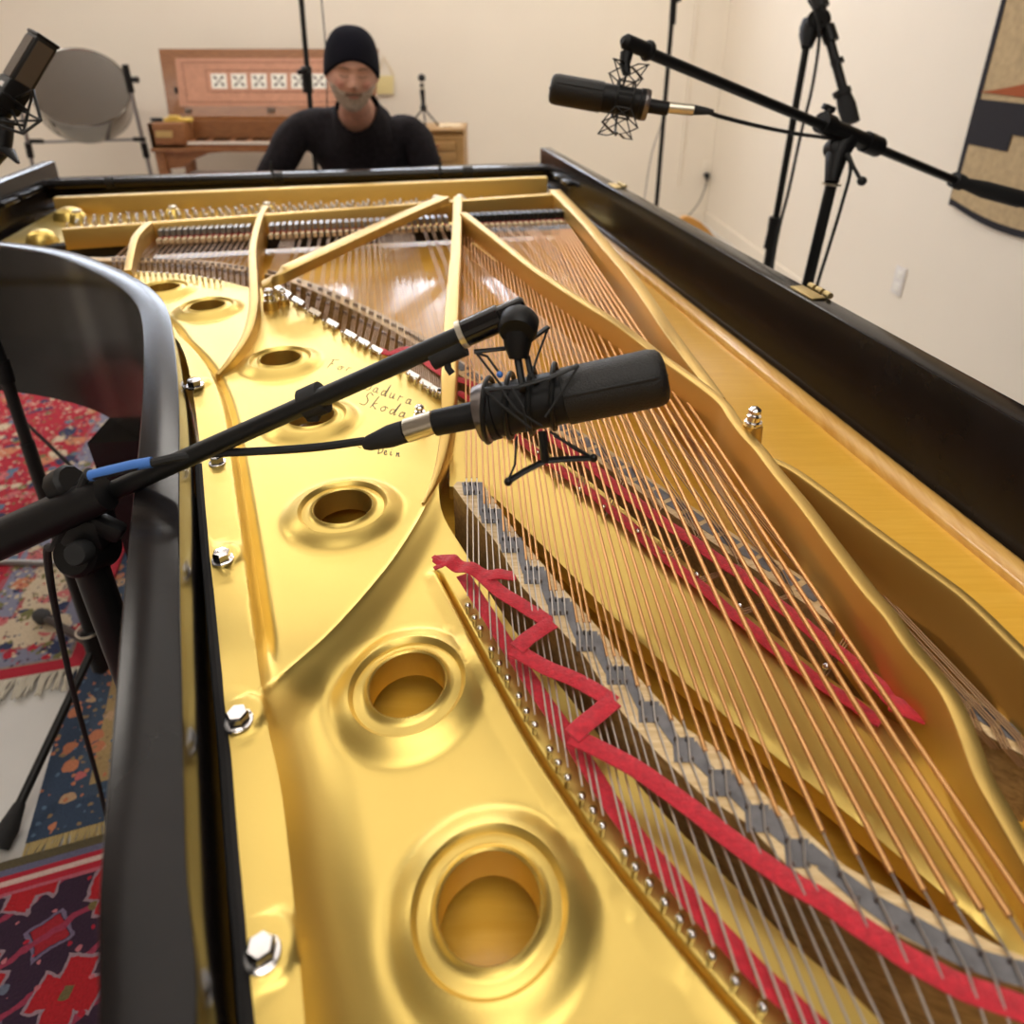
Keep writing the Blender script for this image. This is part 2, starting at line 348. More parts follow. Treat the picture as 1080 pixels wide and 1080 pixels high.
def sheet(name, outline, zf, holes_=(), feats=(), fine=.0045, thick=.014, m=None, ymax_fine=.75, parent=None):
    ol = [np.array(p[:2]) for p in outline]
    pts = [tuple(p) for p in ol]; edges = [(i, (i+1) % len(ol)) for i in range(len(ol))]
    for h in holes_:
        o = len(pts); n = 72
        pts += [(h[0]+R0*math.cos(2*math.pi*k/n), h[1]+R0*math.sin(2*math.pi*k/n)) for k in range(n)]
        edges += [(o+k, o+(k+1) % n) for k in range(n)]
    A = np.array(ol); lo = A.min(0); hi = A.max(0); cand = []
    ex = []
    for h in holes_:
        for r in (1.03, 1.06, 1.1, 1.16, 1.25, 1.34, 1.42, 1.5, 1.54, 1.58, 1.63, 1.7, 1.8, 1.9, 2.0, 2.12, 2.25, 2.4):
            n = 72
            ex += [(h[0]+r*R0*math.cos(2*math.pi*(k+.5*((int(r*100)) % 2))/n), h[1]+r*R0*math.sin(2*math.pi*(k+.5*(int(r*100) % 2))/n)) for k in range(n)]
    if holes_:
        ex = np.array(ex)
        for line, offs in feats: ex = ex[polyd(ex, line) > max(abs(o) for o in offs)+.0015]
        ex = [tuple(p) for p in ex]
    for line, offs in feats:
        L = []
        for a, b_ in zip(line[:-1], line[1:]):
            n = max(1, int(np.linalg.norm((b_-a)[:2])/.0022))
            for k in range(n): L.append(a+(b_-a)*k/n)
        q = [p for d in offs for p in offset(L, d)]
        qa = np.array(q)[:, :2]; kk = np.ones(len(qa), bool)
        for h in holes_: kk &= np.hypot(qa[:, 0]-h[0], qa[:, 1]-h[1]) > 1.45*R0
        ex += [tuple(p) for p in qa[kk]]
    ex = np.array(ex) if len(ex) else np.zeros((0, 2))
    if len(ex): ex = ex[inside(ex, A)]

    y = lo[1]; row = 0
    while y < hi[1]:
        st = fine if y < ymax_fine else fine*2
        xs = np.arange(lo[0]+(row % 2)*st*.5, hi[0], st); cand += [(x, y) for x in xs]; y += st*.87; row += 1
    cand = np.array(cand); cand = cand[inside(cand, A)]
    keep = np.ones(len(cand), bool)
    keep &= polyd(cand, ol+[ol[0]]) > fine*.4
    for h in holes_: keep &= np.hypot(cand[:, 0]-h[0], cand[:, 1]-h[1]) > 2.43*R0
    for line, offs in feats: keep &= polyd(cand, line) > max(abs(o) for o in offs)+fine*.35
    cand = cand[keep]
    if len(ex):
        k2 = polyd(ex, ol+[ol[0]]) > .0008
        for h in holes_: k2 &= np.hypot(ex[:, 0]-h[0], ex[:, 1]-h[1]) > 1.01*R0
        ex = ex[k2]
    allp = pts+[tuple(p) for p in ex]+[tuple(p) for p in cand]
    vs, es, fs, *_ = delaunay_2d_cdt([Vector(p) for p in allp], edges, [], 0, 1e-6)
    V = np.array([(v.x, v.y) for v in vs]); Fm = [tuple(f) for f in fs]
    cen = np.array([V[list(f)].mean(0) for f in Fm]); ok = inside(cen, A)
    for h in holes_: ok &= np.hypot(cen[:, 0]-h[0], cen[:, 1]-h[1]) > R0*.998
    Z = zf(V); b = MB()
    b.add([(V[i][0], V[i][1], Z[i]) for i in range(len(V))], [f for f, k in zip(Fm, ok) if k])
    def skirt(loop, th, inw=0):
        z = zf(np.array(loop)); n = len(loop)
        vs = [(p[0], p[1], zz) for p, zz in zip(loop, z)]+[(p[0], p[1], zz-th) for p, zz in zip(loop, z)]
        b.add(vs, [(i, (i+1) % n, n+(i+1) % n, n+i) for i in range(n)])
    skirt(ol, thick)
    for h in holes_: skirt([(h[0]+R0*math.cos(2*math.pi*k/72), h[1]+R0*math.sin(2*math.pi*k/72)) for k in range(72)], .022)
    # orient up
    o = b.build(name, m or M['gold'], parent, ang=50, fixn=False)
    bm = bmesh.new(); bm.from_mesh(o.data)
    for f in bm.faces:
        if f.normal.z < -.01: f.normal_flip()
    bm.to_mesh(o.data); bm.free(); o.data.set_sharp_from_angle(angle=math.radians(50)); return o
plate = None
leftA = px([(300, 1300), (283, 1180), (269, 1080), (262, 1000), (252, 900), (243, 790), (235, 720), (225, 620), (217, 540), (213, 490)], .938)
rimgap = [p for p in offset(inner, -.008)]
far_part = [p for p in rimgap if p[1] > .585 and p[0] < -.2]
far_part = far_part[::-1]                      # from near to far-left
far_part = [p for p in far_part if (p@LD) < 1.68][::3]
treb_edge = px([(60, 283), (100, 285), (150, 286), (200, 289), (235, 296), (262, 303), (285, 304), (300, 314), (330, 331), (347, 343), (368, 356), (393, 370), (430, 396), (455, 413), (466, 418), (471, 421)], .928)
treb_edge = [ST(1.62, -.86, .93), ST(1.25, -.80, .93)] + treb_edge
edge2 = px([(471, 440), (469, 470), (464, 500), (463, 520), (468, 540), (490, 575), (530, 640), (565, 685), (600, 727), (650, 790), (700, 850), (760, 912), (830, 982), (900, 1042), (960, 1100), (1080, 1200)], .928)
outA = cr(leftA, 3)[:-1] + [far_part[0]] + far_part[1:] + treb_edge + cr(edge2, 3) + [W(1080, 1400, .93), W(500, 1500, .93)]
web = sheet('iron_plate', outA, plateZ, holes, [(G, (-.019, -.016, -.0135, -.011, -.009, -.007, -.005, -.003, -.0015, 0, .0015, .003, .0055, .008)), (K, (-.005, -.003, -.0015, 0, .0015, .003, .005)), (E1, (-.010, -.008, -.006, -.0045, -.0033, -.0022, -.0011, 0, .0011, .0022, .0033, .0045, .006))], parent=piano)
# middle sheet under the bass strings
lowB = cr(px([(474, 512), (512, 517), (560, 562), (640, 642), (720, 716), (800, 782), (880, 845), (960, 911), (1010, 953), (1080, 1013), (1200, 1100)], .918), 4)
upB = cr(px([(1250, 1050), (1120, 925), (1060, 850), (1010, 800), (962, 772), (900, 733), (840, 688), (760, 624), (700, 574), (640, 522), (600, 492), (560, 466), (520, 441), (487, 424), (474, 419)], .918), 4)
outB = lowB+upB
def midZ(P):
    P = np.asarray(P)[:, :2]; d = polyd(P, lowB); d2 = polyd(P, upB)
    return .918+.0015*np.exp(-((d-.004)/.003)**2)-.0015*(1-sst(d/.002))
hp = sheet('middle_plate_web', outB, midZ, (), [], fine=.008, parent=piano)
# black strip along the gap beside the flange
edgeline = cr(leftA, 4)
b = MB(); b.tube([p+np.array([-.0035, .001, -.003]) for p in edgeline], .0042, 8); b.build('edge_felt', M['felt_dark'], piano)
b = MB(); ft = offset(edgeline, .018); b.bar([p+np.array([0, 0, -.028]) for p in ft], .034, .87); b.build('inner_rim_ledge', M['blacksat'], piano)

def strut(pts, w, zb, n=6, m='goldrough', bev=.003, name='strut'):
    p = cr(pxz(pts), n); b = MB(); N = len(p)
    ws = np.interp(np.linspace(0, 1, N), np.linspace(0, 1, len(w)), w) if hasattr(w, '__len__') else w
    zz = np.interp(np.linspace(0, 1, N), np.linspace(0, 1, len(zb)), zb) if hasattr(zb, '__len__') else zb
    b.bar(p, ws, zz, bev=bev); return b.build(name, M[m], piano), p
# treble break struts
strut([(156, 234, .965), (150, 240, .965), (142, 250, .962), (138, 265, .955), (134, 285, .945)], [.018, .016, .014, .014], [.90, .90])
strut([(280, 217, .965), (274, 228, .965), (268, 250, .965), (266, 270, .965), (267, 293, .962), (267, 322, .955), (260, 350, .947), (244, 376, .941), (229, 394, .933)], [.014, .014, .014, .014, .014, .014, .013, .010, .006], [.90, .90, .91, .92])
b = MB(); p = cr(pxz([(468, 207, .985), (420, 227.5, .985), (360, 255, .985), (312, 277, .983), (297, 285, .978), (288, 292, .967), (276, 299, .958)]), 5); b.bar(p, .030, [q[2]-.017 for q in p], bev=.003); b.build('diagonal_brace', M['goldrough'], piano)
strut([(483, 207, .967), (482, 230, .967), (481, 260, .967), (478, 300, .967), (476, 333, .967), (474, 370, .967), (473, 395, .965), (472.5, 425, .955), (470, 455, .944), (464, 485, .937), (456, 510, .9325), (446, 530, .930)], [.022, .020, .020, .020, .020, .018, .018, .015, .012, .009, .006, .003], [.89, .90, .91, .918])
S5 = [(489, 224, .972), (520, 248, .972), (560, 280, .972), (607, 312, .972), (653, 341, .972), (695, 373, .972), (740, 405, .972), (763, 424, .972), (774, 440, .972), (786, 456, .972), (801, 472, .972), (821, 498, .972), (850, 533, .972), (880, 573, .972), (916, 620, .972), (940, 648, .972), (963, 681, .970), (992, 716, .966), (1009, 744, .962), (1024, 780, .957), (1037, 815, .953), (1055, 848, .95), (1085, 900, .947), (1120, 960, .945)]
strut(S5, [.017, .015, .014, .013, .013, .013, .013, .012, .012, .012, .011], [.905, .905, .905, .90, .90, .90])
# foot flange of the long strut
b = MB(); p = cr(pxz([(500, 256, .935), (560, 300, .935), (640, 358, .935), (700, 408, .935), (735, 436, .930)]), 5); b.bar(p, .012, .90, bev=.004); b.build('strut_foot', M['goldrough'], piano)
strut([(585, 200, .967), (600, 215, .967), (620, 236, .967), (640, 260, .967), (664, 288, .967), (687, 320, .967), (703, 344, .967), (724, 373, .968), (745, 400, .97), (760, 419, .972)], [.030, .028, .024, .022, .020, .018, .016, .012], [.885, .89])
strut([(808, 483, .9712), (818, 485, .9714), (840, 496, .972), (872, 519, .972), (922, 557, .972), (974, 595, .972), (1022, 631, .972), (1082, 689, .972), (1130, 735, .972)], [.007, .009, .009, .009, .009, .009, .009], [.90, .905])
# cross bar, tuning-pin field and front flange
cl = W(66, 241, .958); crr = W(584, 204, .966)
b = MB(); b.bar([cl+(crr-cl)*t for t in np.linspace(0, 1, 12)], .022, .915, bev=.003); b.build('capo_bar', M['goldrough'], piano)
b = MB(); b.box(ST(1.95, -.165, .886), (1.36, .40, .016), R=RP, bev=.004); b.build('pin_field', M['gold'], piano)
b = MB(); fl = WS(58, 208, 2.09); fr = WS(576, 186, 2.09); b.bar([fl+(fr-fl)*t for t in np.linspace(0, 1, 8)], .03, .88, bev=.004); b.build('front_flange', M['goldrough'], piano)
b = MB(); b.box(ST(1.93, -.165, .84), (1.42, .36, .07), R=RP, bev=0); b.build('pin_block', M['bridgeside'], piano)
for (x, y, z, r) in ((42, 246, .935, .028), (72, 222, .915, .035)):
    b = MB(); p = W(x, y, z); b.lathe(p-np.array([0, 0, .045]), (0, 0, 1), [(0, r*1.25), (.03, r*1.1), (.045, r*.9), (.052, r*.5), (.053, 0)], 24); b.build('plate_lug', M['gold'], piano)
# raised bosses with screws in the pin field
for x, y in ((82, 228), (182, 220), (281, 213), (460, 206), (485, 206)):
    p = WS(x, y, 1.98); p[2] = .894
    b = MB(); b.lathe(p, (0, 0, 1), [(0, .022), (.02, .017), (.024, .012), (.025, 0)], 20); bo = b.build('screw_boss', M['gold'], piano)
    b = MB(); b.lathe(p+np.array([0, 0, .024]), (0, 0, 1), [(0, .010), (.005, .010), (.008, .006), (.009, 0)], 16); b.build('screw', M['nickel'], bo)
# rod and slip rail in front
rl = WS(40, 195, 2.2); rr = WS(596, 178, 2.2); rdir = (rr-rl)/np.linalg.norm(rr-rl)
b = MB(); b.cyl(rl, rr, .0125, 18); rod = b.build('support_rod', M['black'], piano)
for x, w in ((108, .02), (272, .006), (277, .02), (450, .006), (482, .03)):
    b = MB(); c = rl+(rr-rl)*((x-40)/556); b.cyl(c-rdir*w/2, c+rdir*w/2, .0155, 18); b.build('rod_collar', M['blackmet'], rod)
for x in (270, 451):
    b = MB(); c = rl+(rr-rl)*((x-40)/556); b.cyl(c+np.array([0, 0, .0]), c+np.array([0, 0, .042]), .0035, 10); b.sphere(c+np.array([0, 0, .042]), .0045, 10); b.build('rod_pin', M['blackmet'], rod)
b = MB(); b.box(ST(2.25, -.165, .935), (1.43, .07, .05), R=RP, bev=.006); b.build('stretcher_rail', M['black'], piano)
# small catches on the cheeks
for (x, y, s) in ((28, 214, 2.05), (30, 204, 2.1), (6, 228, 1.95), (603, 188, 2.05), (620, 199, 1.95)):
    p = WS(x, y, s); tt = (p@TD); tt = -.868 if tt < 0 else .545
    b = MB(); b.box(ST(s, tt, .955), (.02, .08, .012), R=RP, bev=.002); b.build('lid_catch', M['black'], piano)
# hinge leaves on top of the rim
for (x, y, s0) in ((852, 309, None), (652, 196, None)):
    p = W(x, y, 1.001); s0 = p@LD
    b = MB(); b.box(ST(s0, .557+T/2, 1.0015), (T*.6, .055, .003), R=RP, bev=.001); h = b.build('lid_hinge', M['brass'], piano)
    b = MB()
    for k in (-1, 0, 1): b.tube([ST(s0+k*.018-.006, .557+T+.002, 1.003), ST(s0+k*.018+.006, .557+T+.002, 1.003)], .0045, 12)
    b.build('hinge_knuckle', M['brass'], h)
# flange bolts
for (x, y, rr_) in ((205, 404, .0075), (234, 587, .0062), (251, 757, .0062), (276, 1003, .0060), (228, 482, .006)):
    p = W(x, y, .945); z0 = float(plateZ([p])[0]); p[2] = z0; a = random.random()
    b = MB(); b.lathe(p, (0, 0, 1), [(-.001, rr_*1.35), (.0012, rr_*1.35), (.0016, rr_*1.2)], 28)
    bo = b.build('bolt_washer', M['chrome'], piano)
    b = MB(); b.lathe(p+np.array([0, 0, .0014]), (0, 0, 1), [(0, rr_*1.08), (.0062, rr_*1.08), (.0072, rr_*.9), (.0075, 0)], 6, ref=np.array([math.cos(a), math.sin(a), 0]))
    b.build('bolt', M['chrome'], bo)
# chrome acorn nuts on bosses
for (x, y, z, q) in ((794, 447, .975, 1.), (443, 440, .935, .85), (285, 318, .94, 1.2), (299, 316, .935, .9)):
    p = W(x, y, z); b = MB(); b.lathe(p-np.array([0, 0, .035]), (0, 0, 1), [(0, .012*q), (.035, .0095*q)], 20); bo = b.build('nut_boss', M['goldrough'], piano)
    b = MB(); b.lathe(p, (0, 0, 1), [(0, .0085*q), (.003*q, .0085*q), (.0035*q, .0065*q), (.009*q, .0068*q), (.0095*q, .004*q), (.011*q, .0045*q), (.0125*q, .006*q), (.0155*q, .006*q), (.018*q, .0035*q), (.019*q, 0)], 18); b.build('acorn_nut', M['chrome'], bo)

# ------------------------------------------------------------------ bridges
bb_low = px([(478, 513), (490, 530), (523, 572), (550, 618), (583, 656), (615, 690), (653, 748), (693, 794), (740, 838), (787, 868), (830, 913), (880, 946), (933, 980), (987, 1007), (1040, 1030), (1080, 1043), (1160, 1062), (1240, 1075)], .945)
bb_up = px([(482, 508), (508, 508), (547, 566), (574, 597), (600, 628), (636, 668), (673, 714), (720, 766), (757, 790), (797, 830), (830, 858), (862, 888), (893, 915), (953, 947), (1003, 972), (1053, 998), (1080, 1009), (1150, 1030), (1230, 1045)], .945)
b = MB(); b.prism([p[:2] for p in bb_low+bb_up[::-1]], .872, .9452); b.v = b.v
bridge = b.build('bass_bridge', [M['bridgeside'], M['maple']], piano, ang=30)
for p_ in bridge.data.polygons:
    if abs(p_.normal.z) > .5: p_.material_index = 1
groups = [([492, 497.5, 503], 510, 519), ([511, 517, 523], 538, 549), ([532, 538, 544], 568, 580), ([556, 562, 568], 599, 613), ([582, 588, 595], 632, 646), ([611, 618, 624], 667, 684), ([643, 651, 658], 704, 719), ([677, 689], 741, 759), ([714, 726], 779, 801), ([751, 765], 813, 837), ([790, 805], 850, 875), ([832, 847], 886, 912)]
singles = [((888, 922), (902, 948)), ((927, 949), (942, 979)), ((966, 970), (983, 1003)), ((1003, 991), (1020, 1023)), ((1037, 1005), (1050, 1035)), ((1068, 1013), (1082, 1043)), ((1100, 1021), (1114, 1052)), ((1132, 1028), (1147, 1058))]
b = MB()
ZG = .9456
for gi, (xs, yu, yl) in enumerate(groups):
    q = [(xs[0]-5, yu-1), (xs[-1]+6, yu-1), (xs[-1]+8, yl+3), (xs[0]-3, yl+3)]
    b.slab(px(q, ZG), (0, 0, 1), .0003)
    if gi+1 < len(groups): nx, nu, nl = groups[gi+1]
    else: nx, nu, nl = [878], 910, 935
    q = [(xs[-1]-1, yl-2), (xs[-1]+7, yl-2), (nx[0]+1, nu+2), (nx[0]-4, nu+8)]
    q = [(xs[-1]-1, yl-3), (xs[-1]+8, yu+2), (nx[0]+4, nu+1), (nx[0]-5, nu+6)]
    b.slab(px(q, ZG+.0001), (0, 0, 1), .0003)
q = [(868, 904), (889, 918), (928, 946), (967, 967), (1004, 988), (1038, 1003), (1070, 1012), (1160, 1030), (1200, 1060), (1082, 1042), (1050, 1034), (1018, 1022), (981, 1003), (940, 980), (900, 950), (862, 916)]
n = len(q)//2
for i in range(n-1): b.slab(px([q[i], q[i+1], q[-2-i], q[-1-i]], ZG), (0, 0, 1), .0003)
b.build('graphite_coating', M['graphite'], bridge)
long_c = cr(pxz([(285, 287, .925), (300, 291, .925), (320, 298, .925), (340, 306, .925), (373, 321, .925), (403, 336, .925), (430, 351, .925), (447, 361, .925), (480, 383, .925), (520, 410, .925), (573, 440, .925), (606, 459, .925), (643, 484, .925), (682, 512, .925), (725, 541, .925), (771, 572, .925), (822, 604, .925), (884, 646, .925), (960, 702, .925), (1040, 757, .925), (1110, 795, .925)]), 5)
b = MB(); b.bar(long_c, .026, .872, bev=.003); lbridge = b.build('long_bridge', [M['bridgeside'], M['maple']], piano)
for p_ in lbridge.data.polygons:
    if p_.normal.z > .5: p_.material_index = 1
b = MB()
for k in range(40, len(long_c)-1): 
    if k % 2 == 0:
        t = long_c[k+1]-long_c[k]; nn = np.array([t[1], -t[0], 0]); nn /= np.linalg.norm(nn); c = long_c[k]; z = np.array([0, 0, .0004])
        b.slab([c-nn*.007+z, c+nn*.007+z, c+t*1.5+nn*.006+z, c+t*1.5-nn*.006+z], (0, 0, 1), .0003)
b.build('graphite_coating', M['graphite'], lbridge)
tb_c = cr(pxz([(60, 272, .925), (110, 273, .925), (151, 274, .925), (200, 275, .925), (235, 279, .925), (262, 284, .925)]), 5)
b = MB(); b.bar(tb_c, .026, .872, bev=.003); tbridge = b.build('treble_bridge', [M['bridgeside'], M['maple']], piano)
for p_ in tbridge.data.polygons:
    if p_.normal.z > .5: p_.material_index = 1

# ------------------------------------------------------------------ strings and pins
hitch_px = [(493, 631), (500, 644), (506, 655), (518, 677), (526, 692), (535, 707), (547, 726), (555, 742), (564, 756), (580, 782), (589, 796), (599, 812), (614, 832), (626, 847), (636, 863), (660, 892), (671, 907), (686, 924), (702, 944), (718, 962), (731, 978), (752, 1001), (777, 1028), (806, 1056), (832, 1082), (857, 1106), (880, 1128)]
def pin_mesh(name, r, h, head=0):
    b = MB(); prof = [(0, r), (h, r), (h+r*.4, 0)] if not head else [(0, r), (h*.6, r), (h*.65, r*1.5), (h*.9, r*1.5), (h, 0)]
    b.lathe((0, 0, 0), (0, 0, 1), prof, 10)
    me = bpy.data.meshes.new(name); me.from_pydata(b.v, [], b.f); me.polygons.foreach_set('use_smooth', [True]*len(me.polygons)); me.materials.append(M['chrome'] if head else M['pin']); return me
pm_h = pin_mesh('hitch_pin_mesh', .0016, .010, 1); pm_b = pin_mesh('bridge_pin_mesh', .0008, .0038); pm_t = pin_mesh('tuning_pin_mesh', .0035, .028)
pm_t.materials[0] = M['steel']
bass = []
for xs, yu, yl in groups:
    for x in xs: bass.append(((x, yu), (x+ (1 if len(xs) == 3 else 2), yl)))
bass += singles
NB = len(bass)
nh = 0; nbp = 0
for i, (up_, lo_) in enumerate(bass):
    u = i/(NB-1)
    pu = W(up_[0], up_[1], .9475); pl = W(lo_[0], lo_[1], .9475)
    if i < len(hitch_px): h = W(*hitch_px[i], .934)
    else:
        j = i-len(hitch_px); h = W(903+j*30, 1150+j*22, .934)
    fx = 490+112*(u**.95); fy = 246-4*u
    f = W(fx, fy, .936)
    r = .00095 if i < 21 else (.0013 if i < 31 else .0018)
    d = (f-pu); Ln = np.linalg.norm(d); d = d/Ln
    off = .009 if i < 21 else (.012 if i < 31 else .020)
    b = MB(); b.mi = 0
    b.tube([h+np.array([0, 0, .002]), pl, pu, pu+d*(off+.002)], .00055 if i < 21 else .0007, 6)
    b.mi = 1; b.tube([pu+d*off, pu+d*(Ln*.5), f], r, 8)
    b.mi = 0; b.tube([f-d*.002, f+d*.04, f+d*.25+np.array([0, 0, -.022])], .0007, 5)
    if i in (3, 10, 14, 17): pass
    b.build('bass_string', [M['steel'], M['copper']], piano)
    z = float(plateZ([h])[0]); inst('hitch_pin', pm_h, (h[0], h[1], z-.0005), piano); nh += 1
    inst('bridge_pin', pm_b, pu-np.array([.0012, 0, .002]), piano); inst('bridge_pin', pm_b, pl-np.array([-.0012, 0, .002]), piano); nbp += 2
# tenor strings on the long bridge, beneath the bass strings
notes = [(500, 397), (520, 410), (545, 425), (573, 440), (606, 459), (643, 484), (682, 512), (725, 541), (771, 572), (822, 604), (884, 646)]
VPX, VPY = 380, 45
hts = {2: (567, 484), 3: (587, 506), 4: (611, 523), 5: (636, 542), 6: (672, 568), 7: (701, 591), 8: (734, 614), 9: (779, 647), 10: (869, 711)}
ns = 0
def tenor(x, y, sp, h=None, r=.0007):
    for k in (-1, 0, 1):
        xx = x+k*sp; yy = y+k*sp*.1
        p = W(xx, yy, .9275); f0 = W(VPX+(xx-VPX)*.28, VPY+(yy-VPY)*.28, .93)
        t = (1.62-(p@LD))/((f0-p)@LD); f = p+(f0-p)*t; f[2] = .93
        hx = W(xx+12, yy+24, .9275)
        e = W(h[0]+k*2.5, h[1]+k*2, .921) if h is not None else W(xx+30, yy+44, .921)
        b = MB(); b.tube([e, hx, p, (p+f)/2, f], r, 6); b.build('tenor_string', M['bronzewire'], piano)
    if h is not None: inst('hitch_pin', pm_h, W(h[0], h[1], .9175), piano)
for i, (x, y) in enumerate(notes):
    tenor(x, y, 2.6+i*.12, hts.get(i)); ns += 3
for (x, y) in ((985, 722), (1020, 746), (1050, 766), (1076, 780)):
    tenor(x, y, 4.0); ns += 3
# treble strings: far too many wires to tell apart, steel trichords
b = MB(); bp = MB(); hpn = MB()
ctrl = [(285, 287), (300, 291), (340, 306), (373, 321), (403, 336), (430, 351), (447, 361), (470, 376)]
hctrl = [(288, 306), (300, 314), (333, 336), (368, 358), (393, 372), (430, 398), (455, 415), (468, 420)]
def lerp(c, t):
    s = t*(len(c)-1); i = min(int(s), len(c)-2); f = s-i; return (c[i][0]*(1-f)+c[i+1][0]*f, c[i][1]*(1-f)+c[i+1][1]*f)
trebh = []
for i in range(26):
    t = i/25; x, y = lerp(ctrl, t); hx, hy = lerp(hctrl, t)
    for k in (-1, 0, 1):
        dx = k*(1.5+t)*.9
        p = W(x+dx, y+dx*.3, .9275); h = W(hx+dx, hy+dx*.5, .932); l = p+(h-p)*.35; l[2] = .9275
        fpt = W(VPX+(x+dx-VPX)*.5, VPY+(y-VPY)*.5, .93); f = p+(fpt-p)*((1.62-(p@LD))/((fpt-p)@LD)); f[2] = .93
        b.tube([h, l, p, (p+f)/2, f], .0005, 5)
        for q in (p, l): bp.tube([q+np.array([-.001, 0, -.003]), q+np.array([-.001, 0, .0035])], .0009, 6)
        trebh.append(h)
for i in range(24):
    t = i/23; x = 120+(262-120)*t; y = 273.5+10*t*t; hx = x+1; hy = 289+14*t*t
    for k in (-1, 0, 1):
        dx = k*1.4; p = W(x+dx, y, .9275); h = W(hx+dx, hy, .932); l = p+(h-p)*.3; l[2] = .9275
        fpt = W(VPX+(x+dx-VPX)*.7, VPY+(y-VPY)*.7, .93); f = p+(fpt-p)*((1.62-(p@LD))/((fpt-p)@LD)); f[2] = .93
        b.tube([h, l, p, (p+f)/2, f], .0005, 5)
        for q in (p, l): bp.tube([q+np.array([-.001, 0, -.003]), q+np.array([-.001, 0, .0035])], .0009, 5)
        trebh.append(h)
o = b.build('treble_strings', M['bronzewire'], piano); o['kind'] = 'stuff'
o = bp.build('treble_bridge_pins', M['pin'], piano); o['kind'] = 'stuff'
for h in trebh[1::3][:45]: inst('hitch_pin', pm_h, (h[0], h[1], .929), piano)
# string plates: the bright duplex bars in front of the treble hitch pins
b = MB()
for i in range(13):
    x, y = lerp(hctrl, (i+.5)/13); x += 5; y -= 3
    b.slab(px([(x-6, y-5), (x+5, y+1), (x+2, y+5), (x-9, y-1)], .931), (0, 0, 1), .003)
b.build('aliquot_plates', M['nickel'], piano)
# tuning pins
tp = [];
for i in range(88):
    u = i/87; xx = 85+(580-85)*u
    for k in range(2):
        s = 1.86+.05*k+.02*((i % 3)-1)+(.06*math.sin(u*3)); base = WS(xx, 215, 1.95); t_ = base@TD+(k*.006); tp.append(ST(s, t_+.0, .892))
tp.sort(key=lambda p: -p[0])
for p in tp[:100]: inst('tuning_pin', pm_t, p, piano)
b = MB()
for p in tp[100:]: b.tube([p, p+np.array([0, 0, .028])], .0035, 8)
o = b.build('treble_tuning_pins', M['steel'], piano); o['kind'] = 'stuff'
# dampers
def damper_mesh(name, w, l, h, m1, m2, m3):
    b = MB(); b.mi = 0; b.box((0, .012, h/2+.003), (w, l, h), bev=.0015); b.mi = 1; b.box((0, .010, .0005), (w*.95, l*.9, .005)); b.mi = 2; b.box((0, -l*.62, -.002), (w*.8, .022, .010), bev=.001)
    me = bpy.data.meshes.new(name); me.from_pydata(b.v, [], b.f)
    for m_ in (m1, m2, m3): me.materials.append(m_)
    me.polygons.foreach_set('material_index', b.m); return me
dm_t = damper_mesh('treble_damper_mesh', .0095, .034, .014, M['tube'], M['felt_red'], M['felt_cream'])
dm_b = damper_mesh('bass_damper_mesh', .0118, .036, .016, M['blackmet'], M['felt_red'], M['felt_cream'])
rotz = math.atan2(TD[1], TD[0])
def damp_line(x0, x1, y0, y1, n, me, s=1.60, z=.933):
    for i in range(n):
        u = (i+.5)/n; p = WS(x0+(x1-x0)*u, y0+(y1-y0)*u, s); inst('damper', me, (p[0], p[1], z), piano, rotz)
damp_line(168, 266, 254, 249, 15, dm_t); damp_line(284, 474, 248, 238, 29, dm_t); damp_line(490, 598, 238, 232, 18, dm_b)
b = MB(); b.box(ST(1.66, -.15, .90), (1.25, .03, .03), R=RP); b.build('damper_guide_rail', M['felt_dark'], piano)

# handwriting on the plate
GL = {'F': [[(0, 0), (.15, 1)], [(-.1, .95), (.7, 1.05)], [(.05, .5), (.4, .55)]], 'B': [[(0, 0), (.15, 1), (.55, .9), (.45, .6), (.1, .5), (.6, .4), (.5, .05), (-.1, 0)]],
      'S': [[(.7, .9), (.35, 1.05), (.15, .75), (.5, .45), (.4, .05), (-.1, .05)]], 'D': [[(.1, 0), (.2, .95), (.75, .7), (.7, .2), (0, 0)]],
      'a': [[(.45, .4), (.1, .35), (.05, .05), (.35, .1), (.45, .4), (.45, .05), (.65, .1)]], 'd': [[(.45, .38), (.1, .35), (.05, .05), (.35, .1), (.6, .95), (.5, .05), (.7, .1)]],
      'u': [[(.05, .4), (.05, .05), (.35, .1), (.45, .4), (.45, .05), (.65, .1)]], 'r': [[(.05, 0), (.1, .4), (.2, .35), (.45, .38)]], 'o': [[(.3, .4), (.05, .2), (.25, 0), (.5, .2), (.3, .4), (.65, .35)]],
      'k': [[(.05, 0), (.3, .95)], [(.5, .45), (.15, .25), (.6, 0)]], 'e': [[(.05, .2), (.4, .28), (.25, .42), (.05, .2), (.25, 0), (.55, .1)]], 'i': [[(.1, .4), (.1, .05), (.35, .1)], [(.18, .6), (.2, .62)]],
      'n': [[(.05, 0), (.1, .4), (.12, .2), (.4, .4), (.4, .05), (.6, .1)]], '-': [[(.1, .3), (.5, .3)]]}
b = MB()
def write(txt, A, Bp, hgt, slant=.25):
    A = np.array(A, float); Bp = np.array(Bp, float); d = Bp-A; ln = np.linalg.norm(d); adv = ln/len(txt); d /= ln
    for i, c in enumerate(txt):
        for st in GL[c]:
            pts = []
            for (u, v) in st:
                q = A+d*(i+u+v*slant)*adv+np.array([-d[1]*-.0, -1])*v*hgt; p = W(q[0], q[1], .9285); pts.append(p)
            pts = cr(pts, 4); z = plateZ(pts)
            for p, zz in zip(pts, z): p[2] = zz+.0001
            b.tube(pts, .00055, 5, flat=.6)
